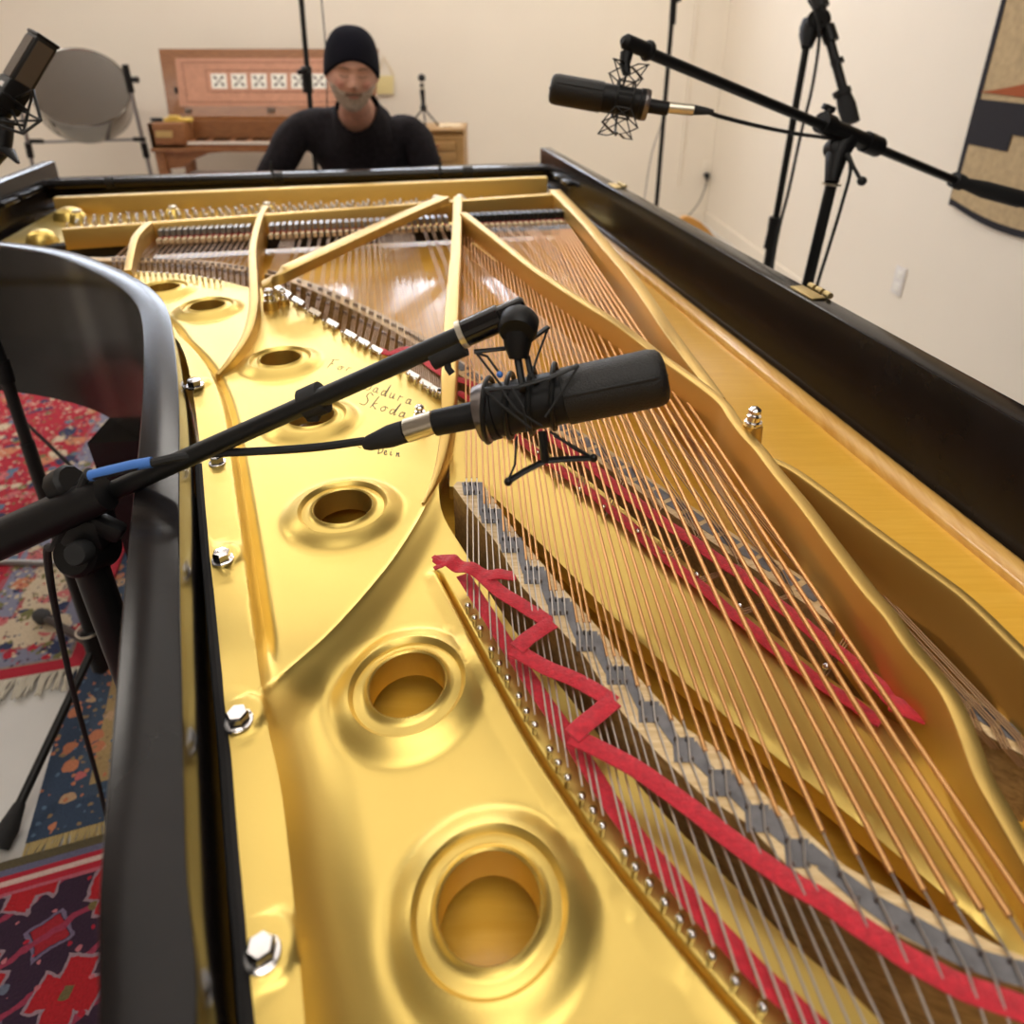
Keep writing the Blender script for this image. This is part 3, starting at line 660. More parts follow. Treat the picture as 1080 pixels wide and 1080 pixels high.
write('For', (345, 388), (374, 392), 10, .6); write('Badura', (384, 410), (436, 428), 15, .7); write('Skoda', (380, 426), (430, 442), 15, .7); write('i-', (368, 470), (384, 476), 9); write('Dein', (398, 478), (424, 482), 11)
b.build('signature', M['ink'], piano)

# ------------------------------------------------------------------ red felt ribbons
def ribbon(b, pts, w, z, wav=.0008, th=.0009, n=6, closed=False):
    P = cr([W(x, y, z) for x, y in pts], n); P = [p+np.array([0, 0, wav*math.sin(i*.9)]) for i, p in enumerate(P)]
    b.bar(P, w, [p[2]-th for p in P], bev=.0003)
b = MB(); ribbon(b, [(488, 606), (505, 632), (530, 672), (566, 727), (600, 776), (628, 820), (657, 864), (700, 916), (755, 978), (800, 1026), (845, 1068), (890, 1108)], .0105, .9325, .0003)
top(b.build('felt_ribbon', M['felt_red']), 'red felt ribbon lying straight along the nearest row of hitch pins', 'felt ribbon', 'red felt ribbons on the strings')
b = MB()
P = cr([W(x, y, .9465) for x, y in ((459, 594), (468, 589), (480, 594), (497, 600), (520, 606), (544, 605))], 6); P = [p+np.array([0, 0, .0015*math.sin(i*.8)]) for i, p in enumerate(P)]
b.bar(P, list(np.interp(range(len(P)), [0, 4, 10, len(P)-1], [.007, .013, .0145, .010])), [p[2]-.0009 for p in P], bev=.0003)
for k, (seg, z) in enumerate([([(503, 602), (530, 625), (556, 641), (580, 657)], .9455), ([(583, 656), (563, 668), (545, 683)], .9475), ([(540, 684), (580, 705), (615, 720), (648, 741)], .9460), ([(648, 738), (625, 756), (603, 775)], .9480), ([(602, 776), (650, 798), (700, 830), (760, 876), (820, 920), (870, 950), (920, 985), (970, 1017), (1020, 1042), (1080, 1063), (1140, 1085)], .9465)]):
    ribbon(b, seg, .0115 if k < 4 else .0112, z, .0003)
P = W(459, 588, .9465)
for (x0, y0) in ((457, 586), (458, 599)):
    ribbon(b, [(470, 594), ((470+x0)/2, (594+y0)/2), (x0, y0)], .004, .9475, .0002)
top(b.build('felt_ribbon', M['felt_red']), 'red felt ribbon zigzagging with a torn end across the silver strings beside the bass bridge', 'felt ribbon', 'red felt ribbons on the strings')
b = MB(); ribbon(b, [(398, 368), (412, 372), (432, 367), (450, 381), (469, 395), (497, 405), (540, 435), (580, 461), (612, 482), (650, 513), (690, 543), (740, 577), (790, 612), (840, 652), (880, 684), (915, 712), (942, 738), (955, 746)], .0125, .9330, .0006)
ribbon(b, [(938, 740), (958, 748), (976, 755)], .0135, .936, .0001)
top(b.build('felt_ribbon', M['felt_red']), 'red felt ribbon next to the long bridge ending in a free folded end', 'felt ribbon', 'red felt ribbons on the strings')
b = MB(); ribbon(b, [(482, 413), (500, 424), (549, 463), (572, 482), (595, 498), (630, 525), (660, 550), (700, 587), (730, 610), (765, 640), (810, 677), (855, 712), (900, 742), (930, 762)], .0105, .9235, .0006)
top(b.build('felt_ribbon', M['felt_red']), 'red felt ribbon lying under the copper strings on the edge of the middle plate', 'felt ribbon', 'red felt ribbons on the strings')
# ------------------------------------------------------------------ room shell
WD_ = np.array([.999, .049, 0]); WL_ = np.array([-.049, .999, 0]); CRN = np.array([1.55, 5.65, 0])   # back-right corner
def RW(x, y): return WP(x, y, CRN, WD_)       # right wall point
def BW(x, y, off=0.): return WP(x, y, CRN-WL_*off, WL_)   # back wall point
HC = 3.25
blc = CRN-WD_*6.3; flc = blc-WL_*9.6; frc = CRN-WL_*9.6
def wallbox(name, a, c, out, z0=0, z1=HC, th=.12):
    b = MB(); a = np.array(a); c = np.array(c); o = np.array(out)*th
    b.prism([a[:2], c[:2], (c+o)[:2], (a+o)[:2]], z0, z1); return struct(b.build(name, M['wallm']))
b = MB(); b.prism([flc[:2], frc[:2], CRN[:2], blc[:2]], -.1, 0); struct(b.build('floor', M['floor']))
b = MB(); b.prism([flc[:2], frc[:2], CRN[:2], blc[:2]], HC, HC+.1); struct(b.build('ceiling', M['ceiling']))
wallbox('wall_right', frc, CRN, WD_); wallbox('wall_left', flc, blc, -WD_); wallbox('wall_front', flc, frc, -WL_)
# back wall with a high strip window
wx0, wx1, wz0, wz1 = -4.1, .25, 2.08, 2.42
b = MB(); o = WL_*.12
def onb(x): return CRN+WD_*((x-CRN[0])/WD_[0])
def seg(x0, x1, z0, z1):
    a, c = onb(x0), onb(x1); b.prism([a[:2], c[:2], (c+o)[:2], (a+o)[:2]], z0, z1)
seg(blc[0], wx0, 0, HC); seg(wx1, CRN[0], 0, HC); seg(wx0, wx1, 0, wz0); seg(wx0, wx1, wz1, HC)
struct(b.build('wall_back', M['wallm']))
b = MB(); a, c = onb(wx0), onb(wx1); b.prism([(a+o*.5)[:2], (c+o*.5)[:2], (c+o*.6)[:2], (a+o*.6)[:2]], wz0, wz1); wn = struct(b.build('window_1', M['daylight']))
b = MB()
for x0, x1, z0, z1 in ((-2.70, -2.66, wz0, wz1), (wx0-.04, wx1+.04, wz0-.04, wz0), (wx0-.04, wx1+.04, wz1, wz1+.04), (wx0-.04, wx0, wz0, wz1), (wx1, wx1+.04, wz0, wz1), (-.60, -.57, wz0, wz1)):
    a, c = onb(x0), onb(x1); b.prism([(a-WL_*.015)[:2], (c-WL_*.015)[:2], (c+o*.5)[:2], (a+o*.5)[:2]], z0, z1)
b.build('window_frame', M['ceil'], wn)
b = MB(); a = onb(CRN[0]-.02); 
for nm, aa, cc, nn in (('baseboard_back', blc, CRN, WL_), ('baseboard_right', frc, CRN, WD_)):
    b = MB(); q = -nn*.014; b.prism([aa[:2], cc[:2], (cc+q)[:2], (aa+q)[:2]], 0, .09); struct(b.build(nm, M['wallm']))
# unseen glowing panels, added to light the room and the plate's reflections
def area(name, loc, size, power, col=(1, .93, .84), rot=(0, 0, 0), sy=None):
    l = bpy.data.lights.new(name, 'AREA'); l.energy = power; l.size = size; l.color = col
    if sy: l.shape = 'RECTANGLE'; l.size_y = sy
    o = bpy.data.objects.new(name, l); COL.objects.link(o); o.location = loc; o.rotation_euler = rot; return o
def panel(x, y, sx, sy, k, m='lamp'):
    t = thing('ceiling_light', 'flat ceiling light panel above the %s' % k, 'ceiling light', (x, y, HC), 'ceiling light panels')
    b = MB(); b.box((x, y, HC-.02), (sx+.06, sy+.06, .04), bev=.004); b.build('frame', M['ceil'], t)
    b = MB(); b.box((x, y, HC-.044), (sx, sy, .006)); b.build('diffuser', M[m], t)
for (x, y, sx, sy, k) in ((-1.6, 4.2, 1.5, .7, 'virginal'), (.5, 4.2, 1.5, .7, 'tall stands'), (-.6, 1.9, 2.4, 2.1, 'curved side of the piano'), (.15, -.4, 2.2, 1.3, 'tail of the piano'), (-3.2, 2.2, 1.5, .7, 'steel pan'), (.2, -2.2, 1.5, .7, 'space behind the piano tail')):
    panel(x, y, sx, sy, k, 'lampsoft' if sx == 2.4 else ('lamptail' if sx == 2.2 else 'lamp'))

# unseen dark curtain, added so right-facing gold has something dark to reflect
b = MB(); pts = []
for k in range(121):
    y = -3.6+5.5*k/120; p = CRN-WL_*((CRN[1]-y)); pts.append(p-WD_*(.10+.035*math.sin(k*.9)))
b.add([(p[0], p[1], z) for p in pts for z in (.05, 3.1)], [(2*i, 2*i+2, 2*i+3, 2*i+1) for i in range(120)])
top(b.build('studio_curtain', M['sweater']), 'charcoal studio curtain hanging along the near part of the right wall', 'curtain')
# ------------------------------------------------------------------ microphones, stands, cables
def nrm(v): v = np.array(v, float); return v/np.linalg.norm(v)
def lerp3(a, b_, t): return a+(b_-a)*t
def cable(name, pts, r, label, n=8, m='rubber', group=None):
    b = MB(); b.tube(cr(pts, n), r, 8); return top(b.build(name, M[m]), label, 'cable', group)
def spider(parent, c, ax, R1, L, upv, r=.0014):
    """elastic shock mount: two end frames on each side of the body and elastic bands"""
    ax = nrm(ax); side = nrm(np.cross(ax, upv)); upv = nrm(np.cross(side, ax))
    ring = []
    b = MB()
    for s in (-.45, .40):
        pts = [c+ax*s*L+R1*1.04*(math.cos(q)*side+math.sin(q)*upv) for q in np.linspace(0, 2*math.pi, 33)[:-1]]; b.tube(pts, r*1.15, 8, closed=True)
    for q in np.linspace(0, 2*math.pi, 9)[:-1]:
        d = math.cos(q)*side+math.sin(q)*upv; b.tube([c+ax*(-.45*L)+d*R1*1.04, c+ax*(.40*L)+d*R1*1.04], r, 6)
    b.build('inner_cage', M['blackmet'], parent)
    for sg in (1, -1):
        b = MB(); hub = c+upv*sg*R1*1.9
        tips = []
        for a, s in ((-1, -1), (1, -1), (-1, 1), (1, 1)):
            tip = c+upv*sg*R1*1.75+ax*a*L*.95+side*s*R1*.95; tips.append(tip)
            b.bar([hub+ax*a*.004, lerp3(hub, tip, .5)+upv*sg*.003, tip], .006, [hub[2]-.0015, (hub[2]+tip[2])/2-.0015+upv[2]*sg*.003, tip[2]-.0015], bev=.0004)
        b.build('outer_arm', M['blackmet'], parent)
        for (a, s), tip in zip(((-1, -1), (1, -1), (-1, 1), (1, 1)), tips):
            for a2 in (-.45, .40):
                b = MB(); e = c+ax*a2*L+side*s*R1*1.02*.75+upv*sg*R1*.72; b.tube([tip, e], .0011, 6); b.build('elastic_band', M['rubber'], parent)
    # yoke joining the two outer frames
    b = MB(); pts = [c+R1*1.9*(math.cos(q)*side+math.sin(q)*upv) for q in np.linspace(math.pi/2, -math.pi/2, 15)]; b.tube(pts, r*1.6, 8); b.build('yoke', M['blackmet'], parent)
    return upv, side
def condenser(name, label, butt, head, r, q=1.):
    """side-address condenser: connector end 'butt' of the body, 'head' end of the grille"""
    ax = head-butt; L = np.linalg.norm(ax); ax = ax/L
    t = thing(name, label, 'microphone', tuple(butt))
    ref = UP
    b = MB(); b.lathe(butt, ax, [(0, r*.93), (.002, r), (L*.08, r), (L*.085, r*.93), (L*.46, r*.93), (L*.465, r*.98)], 36, flat=.86, ref=ref); b.build('body', M['blackplastic'], t)
    b = MB(); b.lathe(butt, ax, [(L*.465, r*.99), (L*.93, r*.99), (L*.97, r*.93), (L*.99, r*.8), (L, r*.55), (L*1.003, 0)], 36, flat=.86, ref=ref); g = b.build('grille', M['grille'], t)
    b = MB(); pts = []
    side = nrm(np.cross(ax, ref)); u2 = nrm(np.cross(side, ax))
    for k in range(41):
        d = .47+.5*math.sin(math.pi*k/40)**.35; w = math.cos(math.pi*k/40)
        pts.append(butt+ax*L*min(d, .985)+side*0+u2*w*r*.88*(1 if d < .93 else 1)*1.0)
    b.tube([butt+ax*L*.47+side*r*1.0, butt+ax*L*.93+side*r*1.0, butt+ax*L*.985+side*r*.75, butt+ax*L*1.003, butt+ax*L*.985-side*r*.75, butt+ax*L*.93-side*r*1.0, butt+ax*L*.47-side*r*1.0], r*.045, 8)
    b.build('grille_rib', M['blackmet'], g)
    b = MB(); b.lathe(butt, ax, [(-.002, r*.55), (-.002, r*.98), (.003, r*1.03), (.006, r*1.03)], 36, flat=.86, ref=ref); b.build('base_ring', M['pin'], t)
    b = MB(); b.lathe(butt, -ax, [(0, r*.42), (.035*q, r*.40), (.036*q, r*.36)], 24, ref=ref); b.build('connector_socket', M['blackplastic'], t)
    return t, ax, L
# --- centre microphone over the strings
zb, zh = .505, .485
butt = WZ(508, 436, zb); head = WZ(703, 396, zh); R1 = 36*.495/F
m1, ax1, L1 = condenser('condenser_microphone', 'large black condenser microphone hanging low over the middle of the piano strings', butt, head, R1)
mc = WZ(556, 424, .50)
upm = nrm(UP*1.0)
sp = thing('shock_mount', 'black spider shock mount gripping the microphone over the middle of the strings', 'shock mount', tuple(mc))
b = MB()
for s in (-.028, -.012, .004, .020):
    pts = [mc+ax1*s+R1*1.07*(math.cos(q)*nrm(np.cross(ax1, UP))+.9*math.sin(q)*UP) for q in np.linspace(0, 2*math.pi, 33)[:-1]]; b.tube(pts, .0019, 8, closed=True)
b.build('inner_cage', M['blackmet'], sp)
def px3(l): return [WZ(x, y, z) for x, y, z in l]
b = MB()
b.tube(px3([(511, 411, .472), (545, 408, .470), (580, 398, .470), (610, 385, .472)]), .0022, 8, flat=.6)
b.tube(px3([(500, 371, .49), (545, 366, .49), (560, 358, .50), (578, 345, .51)]), .0024, 8, flat=.6)
b.build('upper_frame', M['blackmet'], sp)
b = MB()
b.tube(px3([(534, 509, .475), (553, 497, .475), (575, 486, .478), (600, 484, .478), (626, 483, .48)]), .0028, 8, flat=.6)
b.sphere(WZ(536, 508, .474), .003, 10); b.sphere(WZ(626, 483, .479), .003, 10)
b.build('lower_frame', M['blackmet'], sp)
b = MB()
for l in ([(536, 507, .474), (543, 490, .475), (545, 460, .48)], [(626, 483, .479), (600, 468, .48), (585, 460, .485)], [(626, 483, .479), (605, 473, .484), (580, 455, .487)], [(502, 372, .49), (520, 395, .485), (535, 415, .475)], [(502, 372, .49), (514, 376, .487), (527, 394, .48)], [(578, 346, .51), (566, 378, .50), (560, 398, .48)],
          [(511, 411, .471), (530, 428, .465), (560, 452, .468)], [(610, 386, .471), (595, 410, .468), (575, 440, .468)], [(540, 409, .469), (552, 430, .463), (556, 455, .47)], [(528, 410, .47), (545, 433, .464), (572, 450, .47)]):
    b.tube(px3(l), .0009, 6)
b.build('elastic_band', M['rubber'], sp)
for l, r_ in (([(546, 376, .487), (549, 395, .485), (552, 412, .475)], .0028), ([(556, 376, .49), (560, 395, .485), (566, 405, .48)], .0022), ([(572, 455, .475), (574, 475, .476), (575, 487, .478)], .0032)):
    b = MB(); b.tube(px3(l), r_, 8); b.build('mount_bracket', M['blackmet'], sp)
b = MB(); b.sphere(WZ(527, 395, .478), .0024, 10); b.build('band_hook', M['blue'], sp)
# plug and cable of the centre microphone
bx = WZ(456, 445, .515); ex = WZ(425, 455, .52)
pl = thing('cable_plug', 'silver and black plug at the end of the centre microphone', 'plug', tuple(ex))
dx = nrm(ex-bx)
b = MB(); b.lathe(WZ(458, 445, .515), dx, [(0, .0088), (.022, .0090), (.0225, .0075)], 24); b.build('metal_shell', M['nickel'], pl)
b = MB(); b.lathe(WZ(427, 455, .52), dx, [(0, .0085), (.012, .0086), (.030, .0058), (.034, .0040)], 24); b.build('boot', M['rubber'], pl)
cable('microphone_cable', px3([(384, 465, .527), (340, 471, .53), (290, 475, .53), (230, 478, .53), (190, 482, .525), (165, 487, .52), (100, 502, .515), (92, 500, .52), (75, 540, .53), (58, 575, .55)]) + [WZ(50, 585, .6), WZ(60, 650, .75), WZ(80, 740, .95), WZ(105, 830, 1.15), WZ(125, 920, 1.2)], .0033, 'thin black cable running from the centre microphone along its boom to the floor')
b = MB(); b.tube(px3([(160, 487.5, .5195), (140, 491, .518), (115, 497, .516), (95, 502, .5155)]), .0042, 10); top(b.build('cable_tape', M['blue']), 'bright blue sleeve around the cable at the left boom clamp', 'tape')
# --- boom stand of the centre microphone
bend = WZ(492, 351, .50); bpiv = WZ(85, 533, .545)
st1 = thing('boom_stand', 'black boom stand left of the piano carrying the centre microphone', 'microphone stand', tuple(WY(85, 585, 1)*0+[bpiv[0], bpiv[1], 0]))
b = MB(); b.tube([bpiv, lerp3(bpiv, bend, .5), bend], [.0078, .0074, .0072], 18); b.build('boom', M['blackmet'], st1)
bd = nrm(bend-bpiv)
b = MB(); b.tube([WZ(112, 520, .528), WZ(60, 542, .53), WZ(-60, 596, .545)], [.0135, .0150, .0155], 10); b.build('grip_sleeve', M['blackplastic'], st1)
b = MB(); c = WZ(331, 423, .523); b.lathe(c-bd*.009, bd, [(0, .0095), (.001, .0125), (.017, .0125), (.018, .0095)], 24); b.box(c-UP*.009, (.010, .012, .010), bev=.002); b.build('cable_clip', M['rubber'], st1)
b = MB(); c = WZ(471, 372, .505); b.tube([c, c-UP*.011+RT*.001, c-UP*.015+RT*.004], .0026, 8); b.lathe(c-bd*.012, bd, [(0, .0082), (.026, .0082)], 18); b.build('end_clip', M['rubber'], st1)
b = MB(); b.lathe(WZ(487, 353, .50), bd, [(-.0015, .0105), (.0025, .0105)], 24); b.build('end_collar', M['nickel'], st1)
b = MB(); b.lathe(WZ(490, 352, .50), bd, [(0, .0098), (.028, .0100), (.029, .0085), (.046, .0085), (.048, .006)], 24); b.build('end_socket', M['black'], st1)
b = MB(); cdisc = WZ(545, 343, .485); b.lathe(cdisc-nrm(FW+UP*.9)*.009, nrm(FW+UP*.9)+RT*.15, [(0, .0115), (.003, .0135), (.014, .0135), (.018, .011)], 28)
b.tube(px3([(546, 350, .487), (546, 364, .487), (547, 378, .488)]), [.011, .0095, .0065], 16); b.build('swivel', M['blackplastic'], st1)
hub = WZ(90, 580, .56)
b = MB(); b.lathe(hub-nrm(FW)*.018+RT*.0, nrm(FW)+RT*.1, [(0, .015), (.004, .0185), (.034, .0185), (.037, .015)], 28); b.box(WZ(92, 555, .553), (.035, .03, .03), bev=.006); b.build('clutch', M['blackplastic'], st1)
b = MB(); c = WZ(83, 583, .535); b.lathe(c-nrm(FW)*.006, nrm(FW), [(0, .0), (.0005, .008), (.003, .0095), (.012, .0095)], 22); b.build('clutch_button', M['rubber'], st1)
b = MB(); b.box(WZ(113, 556, .545), (.026, .012, .016), R=np.array(Matrix.Rotation(.6, 3, 'Y')), bev=.004); b.build('clutch_lever', M['blackplastic'], st1)
kn = WZ(72, 512, .535); kd = nrm(np.array([-.35, -.1, 1]))
b = MB(); b.tube([WZ(90, 520, .54), kn+RT*.003], .008, 14)
for k in range(1): b.lathe(kn-RT*.008-UP*.002, nrm(RT*.85+UP*.42-FW*.3), [(0, .011), (.002, .0135), (.014, .0135), (.017, .011)], 10)
b.build('tightening_knob', M['blackplastic'], st1)
pbase = np.array([hub[0]+.002, hub[1]+.005, 0])
b = MB(); b.tube([hub-np.array([0, 0, .012]), np.array([pbase[0], pbase[1], .75])], .0128, 18); b.tube([np.array([pbase[0], pbase[1], .76]), np.array([pbase[0], pbase[1], .05])], .0125, 18); b.build('pole', M['blackmet'], st1)
def tripod(st, base, hubz, rad, angs, r=.0085, m='blackmet'):
    b = MB(); b.lathe(base+np.array([0, 0, hubz-.03]), (0, 0, 1), [(0, .020), (.06, .020), (.065, .016)], 20); b.build('tripod_hub', M['blackplastic'], st)
    for a in angs:
        foot = base+np.array([math.cos(a)*rad, math.sin(a)*rad, .018]); topp = base+np.array([math.cos(a)*.02, math.sin(a)*.02, hubz-.005])
        b = MB(); b.tube([topp, foot], r, 12); lg = b.build('leg', M[m], st)
        d = nrm(foot-topp); b = MB(); b.tube([foot-d*.045, foot-d*.01, foot+d*.008], [r*1.3, r*1.9, r*1.5], 14); b.build('rubber_foot', M['rubber'], lg)
def ang_to(base, p): return math.atan2(p[1]-base[1], p[0]-base[0])
tripod(st1, pbase, .16, .26, (2.6, .4, -1.7))
# --- stand of the left microphone
pA = WZ(0, 380, 1.2); pBf = W(120, 742, 0)
st2 = thing('boom_stand', 'black stand with tripod feet on the red rug, leftmost in view', 'microphone stand', (pBf[0], pBf[1], 0))
base2 = np.array([pBf[0], pBf[1], 0]); topz = 1.24
topp2 = np.array([pA[0]-.0, pA[1], topz]); dd = pA-base2; topp2 = base2+dd*(topz/dd[2])
b = MB(); b.tube([base2+dd*(.62/dd[2]), topp2], .0098, 16); b.build('upper_pole', M['blackmet'], st2)
b = MB(); b.tube([base2+dd*(.1/dd[2]), base2+dd*(.66/dd[2])], .0115, 16); b.build('lower_pole', M['blackmet'], st2)
b = MB(); cc = base2+dd*(.80/dd[2]); b.lathe(cc, dd, [(-.02, .013), (.02, .013)], 16); b.build('pole_collar', M['blackplastic'], st2)
f1 = W(5, 895, 0); f2 = W(45, 655, 0)
for f in (f1, f2, base2+np.array([.30, .05, 0])):
    f = np.array([f[0], f[1], .018]); tp_ = base2+np.array([0, 0, .17]); d = nrm(f-tp_)
    b = MB(); b.tube([tp_, f], .0085, 12); lg = b.build('leg', M['blackmet'], st2)
    b = MB(); b.tube([f-d*.06, f-d*.02, f+d*.01], [.010, .019, .017], 14); b.build('rubber_foot', M['rubber'], lg)
b = MB(); b.lathe(base2+np.array([0, 0, .11]), (0, 0, 1), [(0, .018), (.10, .018), (.105, .012)], 20); b.build('tripod_hub', M['blackplastic'], st2)
b = MB()
for q in range(1): b.tube([base2+np.array([math.cos(a)*.024, math.sin(a)*.024, .215]) for a in np.linspace(0, 2*math.pi, 21)[:-1]], .0022, 6, closed=True)
b.build('wire_ring', M['nickel'], st2)
# thin rods of further stand legs on the rug
a_, c_ = W(-40, 592, .02), W(60, 594, .02)
b = MB(); b.tube([a_, c_], .009, 10); top(b.build('stand_leg', M['tube']), 'grey stand leg lying low across the red rug at the left edge', 'stand leg')
cable('floor_cable', [W(8, 428, .5), W(40, 458, .47), W(74, 491, .44), W(110, 528, .40), W(150, 572, .36)], .0042, 'thin black cable slanting down across the red rug behind the boom clamp')
# --- left microphone: box bodied, on its spider mount
zL = 1.12
top_ = WZ(46, 41, zL); bot_ = WZ(18, 88, zL); axl = nrm(top_-bot_)
ml = thing('ribbon_microphone', 'black box-shaped microphone tilted up at the upper left edge of the photo', 'microphone', tuple(bot_))
side = nrm(np.cross(axl, FW)); fr = nrm(np.cross(side, axl)); # side: to the image right-down
Rm = np.stack([side, fr, axl], 1)
Rz = np.array(Matrix.Rotation(.55, 3, 'Z')); Rm = Rm @ Rz
cL = (top_+bot_)/2; LL = np.linalg.norm(top_-bot_)
b = MB(); b.box(cL, (.040, .034, LL), R=Rm, bev=.004); b.build('grille_body', M['grille'], ml)
b = MB(); b.box(cL+Rm @ np.array([.0, 0, LL/2]), (.042, .036, .006), R=Rm, bev=.002); b.build('top_cap', M['blackplastic'], ml)
b = MB()
for sy in (-1, 1): b.box(cL+Rm @ np.array([0, sy*.0175, -.002]), (.030, .0015, LL*.86), R=Rm)
for sx in (-1, 1): b.box(cL+Rm @ np.array([sx*.0205, 0, -.002]), (.0015, .024, LL*.86), R=Rm)
b.build('mesh_window', mat('bronze_mesh', (.13, .10, .075), .5, .5, bump=.6, bscale=900), ml)
cB = bot_-axl*.022
b = MB(); b.box(cB, (.043, .037, .05), R=Rm, bev=.004); lb = b.build('lower_body', M['blackplastic'], ml)
b = MB(); b.box(cB+Rm @ np.array([-.0045, -.019, .010]), (.014, .001, .008), R=Rm); b.build('badge', M['switch'], lb)
b = MB(); b.lathe(cB-axl*.022, -axl, [(0, .016), (.01, .016), (.012, .012), (.06, .012)], 20); b.build('stem', M['blackplastic'], ml)
cS = WZ(12, 122, 1.12)
sm2 = thing('shock_mount', 'black wire cage shock mount at the left edge below the box-shaped microphone', 'shock mount', tuple(cS))
b = MB()
for l in ([(-14, 112), (4, 97), (35, 95), (43, 127), (24, 141), (-10, 130)], [(-12, 104), (8, 108), (30, 117), (26, 133), (2, 128), (-16, 120)]):
    P = [WZ(x, y, 1.10+.03*math.sin(i)) for i, (x, y) in enumerate(l)]; b.tube(P, .0026, 8, closed=True)
for p, q in (((4, 97), (30, 117)), ((35, 95), (26, 133)), ((35, 95), (8, 108)), ((43, 127), (2, 128)), ((24, 141), (8, 108)), ((43, 127), (14, 112)), ((24, 141), (35, 95))):
    b.tube([WZ(p[0], p[1], 1.09), WZ(q[0], q[1], 1.12)], .0019, 6)
b.build('wire_cage', M['blackmet'], sm2)
b = MB(); b.tube([WZ(6, 126, 1.12), WZ(3, 145, 1.12), WZ(2, 158, 1.12)], [.012, .014, .013], 14); b.build('holder', M['blackplastic'], sm2)
b = MB(); b.tube([WZ(-5, 158, 1.11), WZ(10, 160, 1.11), WZ(19, 172, 1.10)], [.010, .010, .003], 12, flat=.6); b.build('wing_nut', M['blackplastic'], sm2)
b = MB(); b.tube([WZ(3, 160, 1.125), WZ(-25, 190, 1.15), WZ(-60, 230, 1.19)], .0095, 12); b.tube([WZ(3, 155, 1.125), topp2], .009, 12); b.build('boom', M['blackmet'], st2)
# --- right microphone
zR = 1.16
buttR = WZ(682, 111, zR); headR = WZ(580, 93, zR); RR = 18*zR/F
m2, ax2, L2 = condenser('condenser_microphone', 'black condenser microphone on the right-hand boom in front of the cream wall', buttR, headR, RR)
sp2 = thing('shock_mount', 'black spider shock mount holding the microphone on the right-hand boom', 'shock mount', tuple(WZ(655, 105, zR)))
spider(sp2, WZ(657, 105, zR), ax2, RR*1.05, .030, UP)
bx = WZ(702, 113, zR); ex = WZ(732, 116, zR); d = nrm(ex-bx)
pl2 = thing('cable_plug', 'silver and copper-lit plug behind the right-hand microphone', 'plug', tuple(bx))
b = MB(); b.lathe(bx, d, [(-.002, .009), (.045, .0095), (.046, .008)], 20); b.build('metal_shell', M['nickel'], pl2)
b = MB(); b.lathe(ex, d, [(0, .0082), (.02, .006), (.032, .0035)], 20); b.build('boot', M['rubber'], pl2)
clR = WZ(884, 143, 1.45)
cable('microphone_cable', [ex+d*.02, WZ(760, 123, 1.18), WZ(800, 133, 1.25), WZ(840, 141, 1.34), WZ(868, 145, 1.42), WZ(885, 150, 1.46), WZ(897, 175, 1.475), WZ(888, 215, 1.50), WZ(872, 268, 1.55), WZ(862, 300, 1.58), WZ(850, 345, 1.63), WZ(840, 420, 1.75)], .0036, 'black cable from the right-hand microphone looping past the boom clamp and down its pole')
st3 = thing('boom_stand', 'black boom stand in front of the right wall whose long boom crosses the upper right', 'microphone stand', (0.9, 1.4, 0))
be = WZ(675, 52, 1.17); b2 = WZ(1006, 190, 1.66); b3 = WZ(1078, 211, 1.76)
b = MB(); b.tube([be, lerp3(be, b2, .5), b2], .0098, 16); b.build('boom', M['blackmet'], st3)
b = MB(); b.tube([WZ(1006, 189, 1.66), WZ(1014, 193, 1.67)], .018, 14); b.tube([WZ(1012, 192, 1.67), WZ(1038, 200, 1.70), WZ(1076, 210, 1.76)], [.012, .020, .021], 16); b.build('counterweight', M['rubber'], st3)
d = nrm(be-b2)
b = MB(); b.lathe(WZ(682, 53, 1.17), d, [(-.008, .015), (-.004, .017), (0, .0165), (.002, .0125), (.045, .0125), (.052, .006)], 20); b.build('boom_end', M['blackplastic'], st3)
b = MB(); b.tube([WZ(661, 56, 1.16), WZ(659, 68, 1.16), WZ(661, 78, 1.16)], [.011, .009, .007], 14); b.build('swivel', M['blackplastic'], st3)
b = MB(); b.tube([WZ(868, 130, 1.42), WZ(885, 138, 1.45), WZ(912, 149, 1.49)], [.017, .018, .017], 18); b.tube([WZ(912, 149, 1.49), WZ(926, 155, 1.51)], .0215, 18); b.tube([WZ(866, 129, 1.415), WZ(876, 133, 1.43)], .021, 18)
b.build('boom_clamp', M['blackplastic'], st3)
b = MB(); b.lathe(WZ(884, 156, 1.47)-FW*.02, FW, [(0, .018), (.004, .025), (.036, .025), (.04, .018)], 24); b.tube([WZ(892, 146, 1.47), WZ(882, 165, 1.47), WZ(877, 192, 1.47)], [.026, .022, .014], 16); b.build('clutch', M['blackplastic'], st3)
b = MB(); b.tube([WZ(873, 123, 1.42), WZ(874, 113, 1.42)], .008, 10); b.box(WZ(874, 114, 1.42), (.026, .016, .012), R=np.array(Matrix.Rotation(.35, 3, 'Y')), bev=.003); b.build('tightening_knob', M['blackplastic'], st3)
b = MB(); b.tube([WZ(893, 163, 1.44), WZ(900, 176, 1.43), WZ(908, 190, 1.42)], [.007, .004, .004], 10); b.sphere(WZ(909, 191, 1.42), .0095, 14); b.build('clutch_handle', M['blackmet'], st3)
pt = WZ(878, 190, 1.48); pb = WY(852, 298, pt[1]); dn = pb-pt; bot = pt+dn*((pt[2]-.12)/(-dn[2]))
b = MB(); b.tube([pt, bot], .0118, 16); b.build('pole', M['blackmet'], st3)
b = MB(); b.lathe(WZ(877, 194, 1.48), dn, [(-.002, .020), (.002, .020)], 20); b.build('pole_flange', M['nickel'], st3)
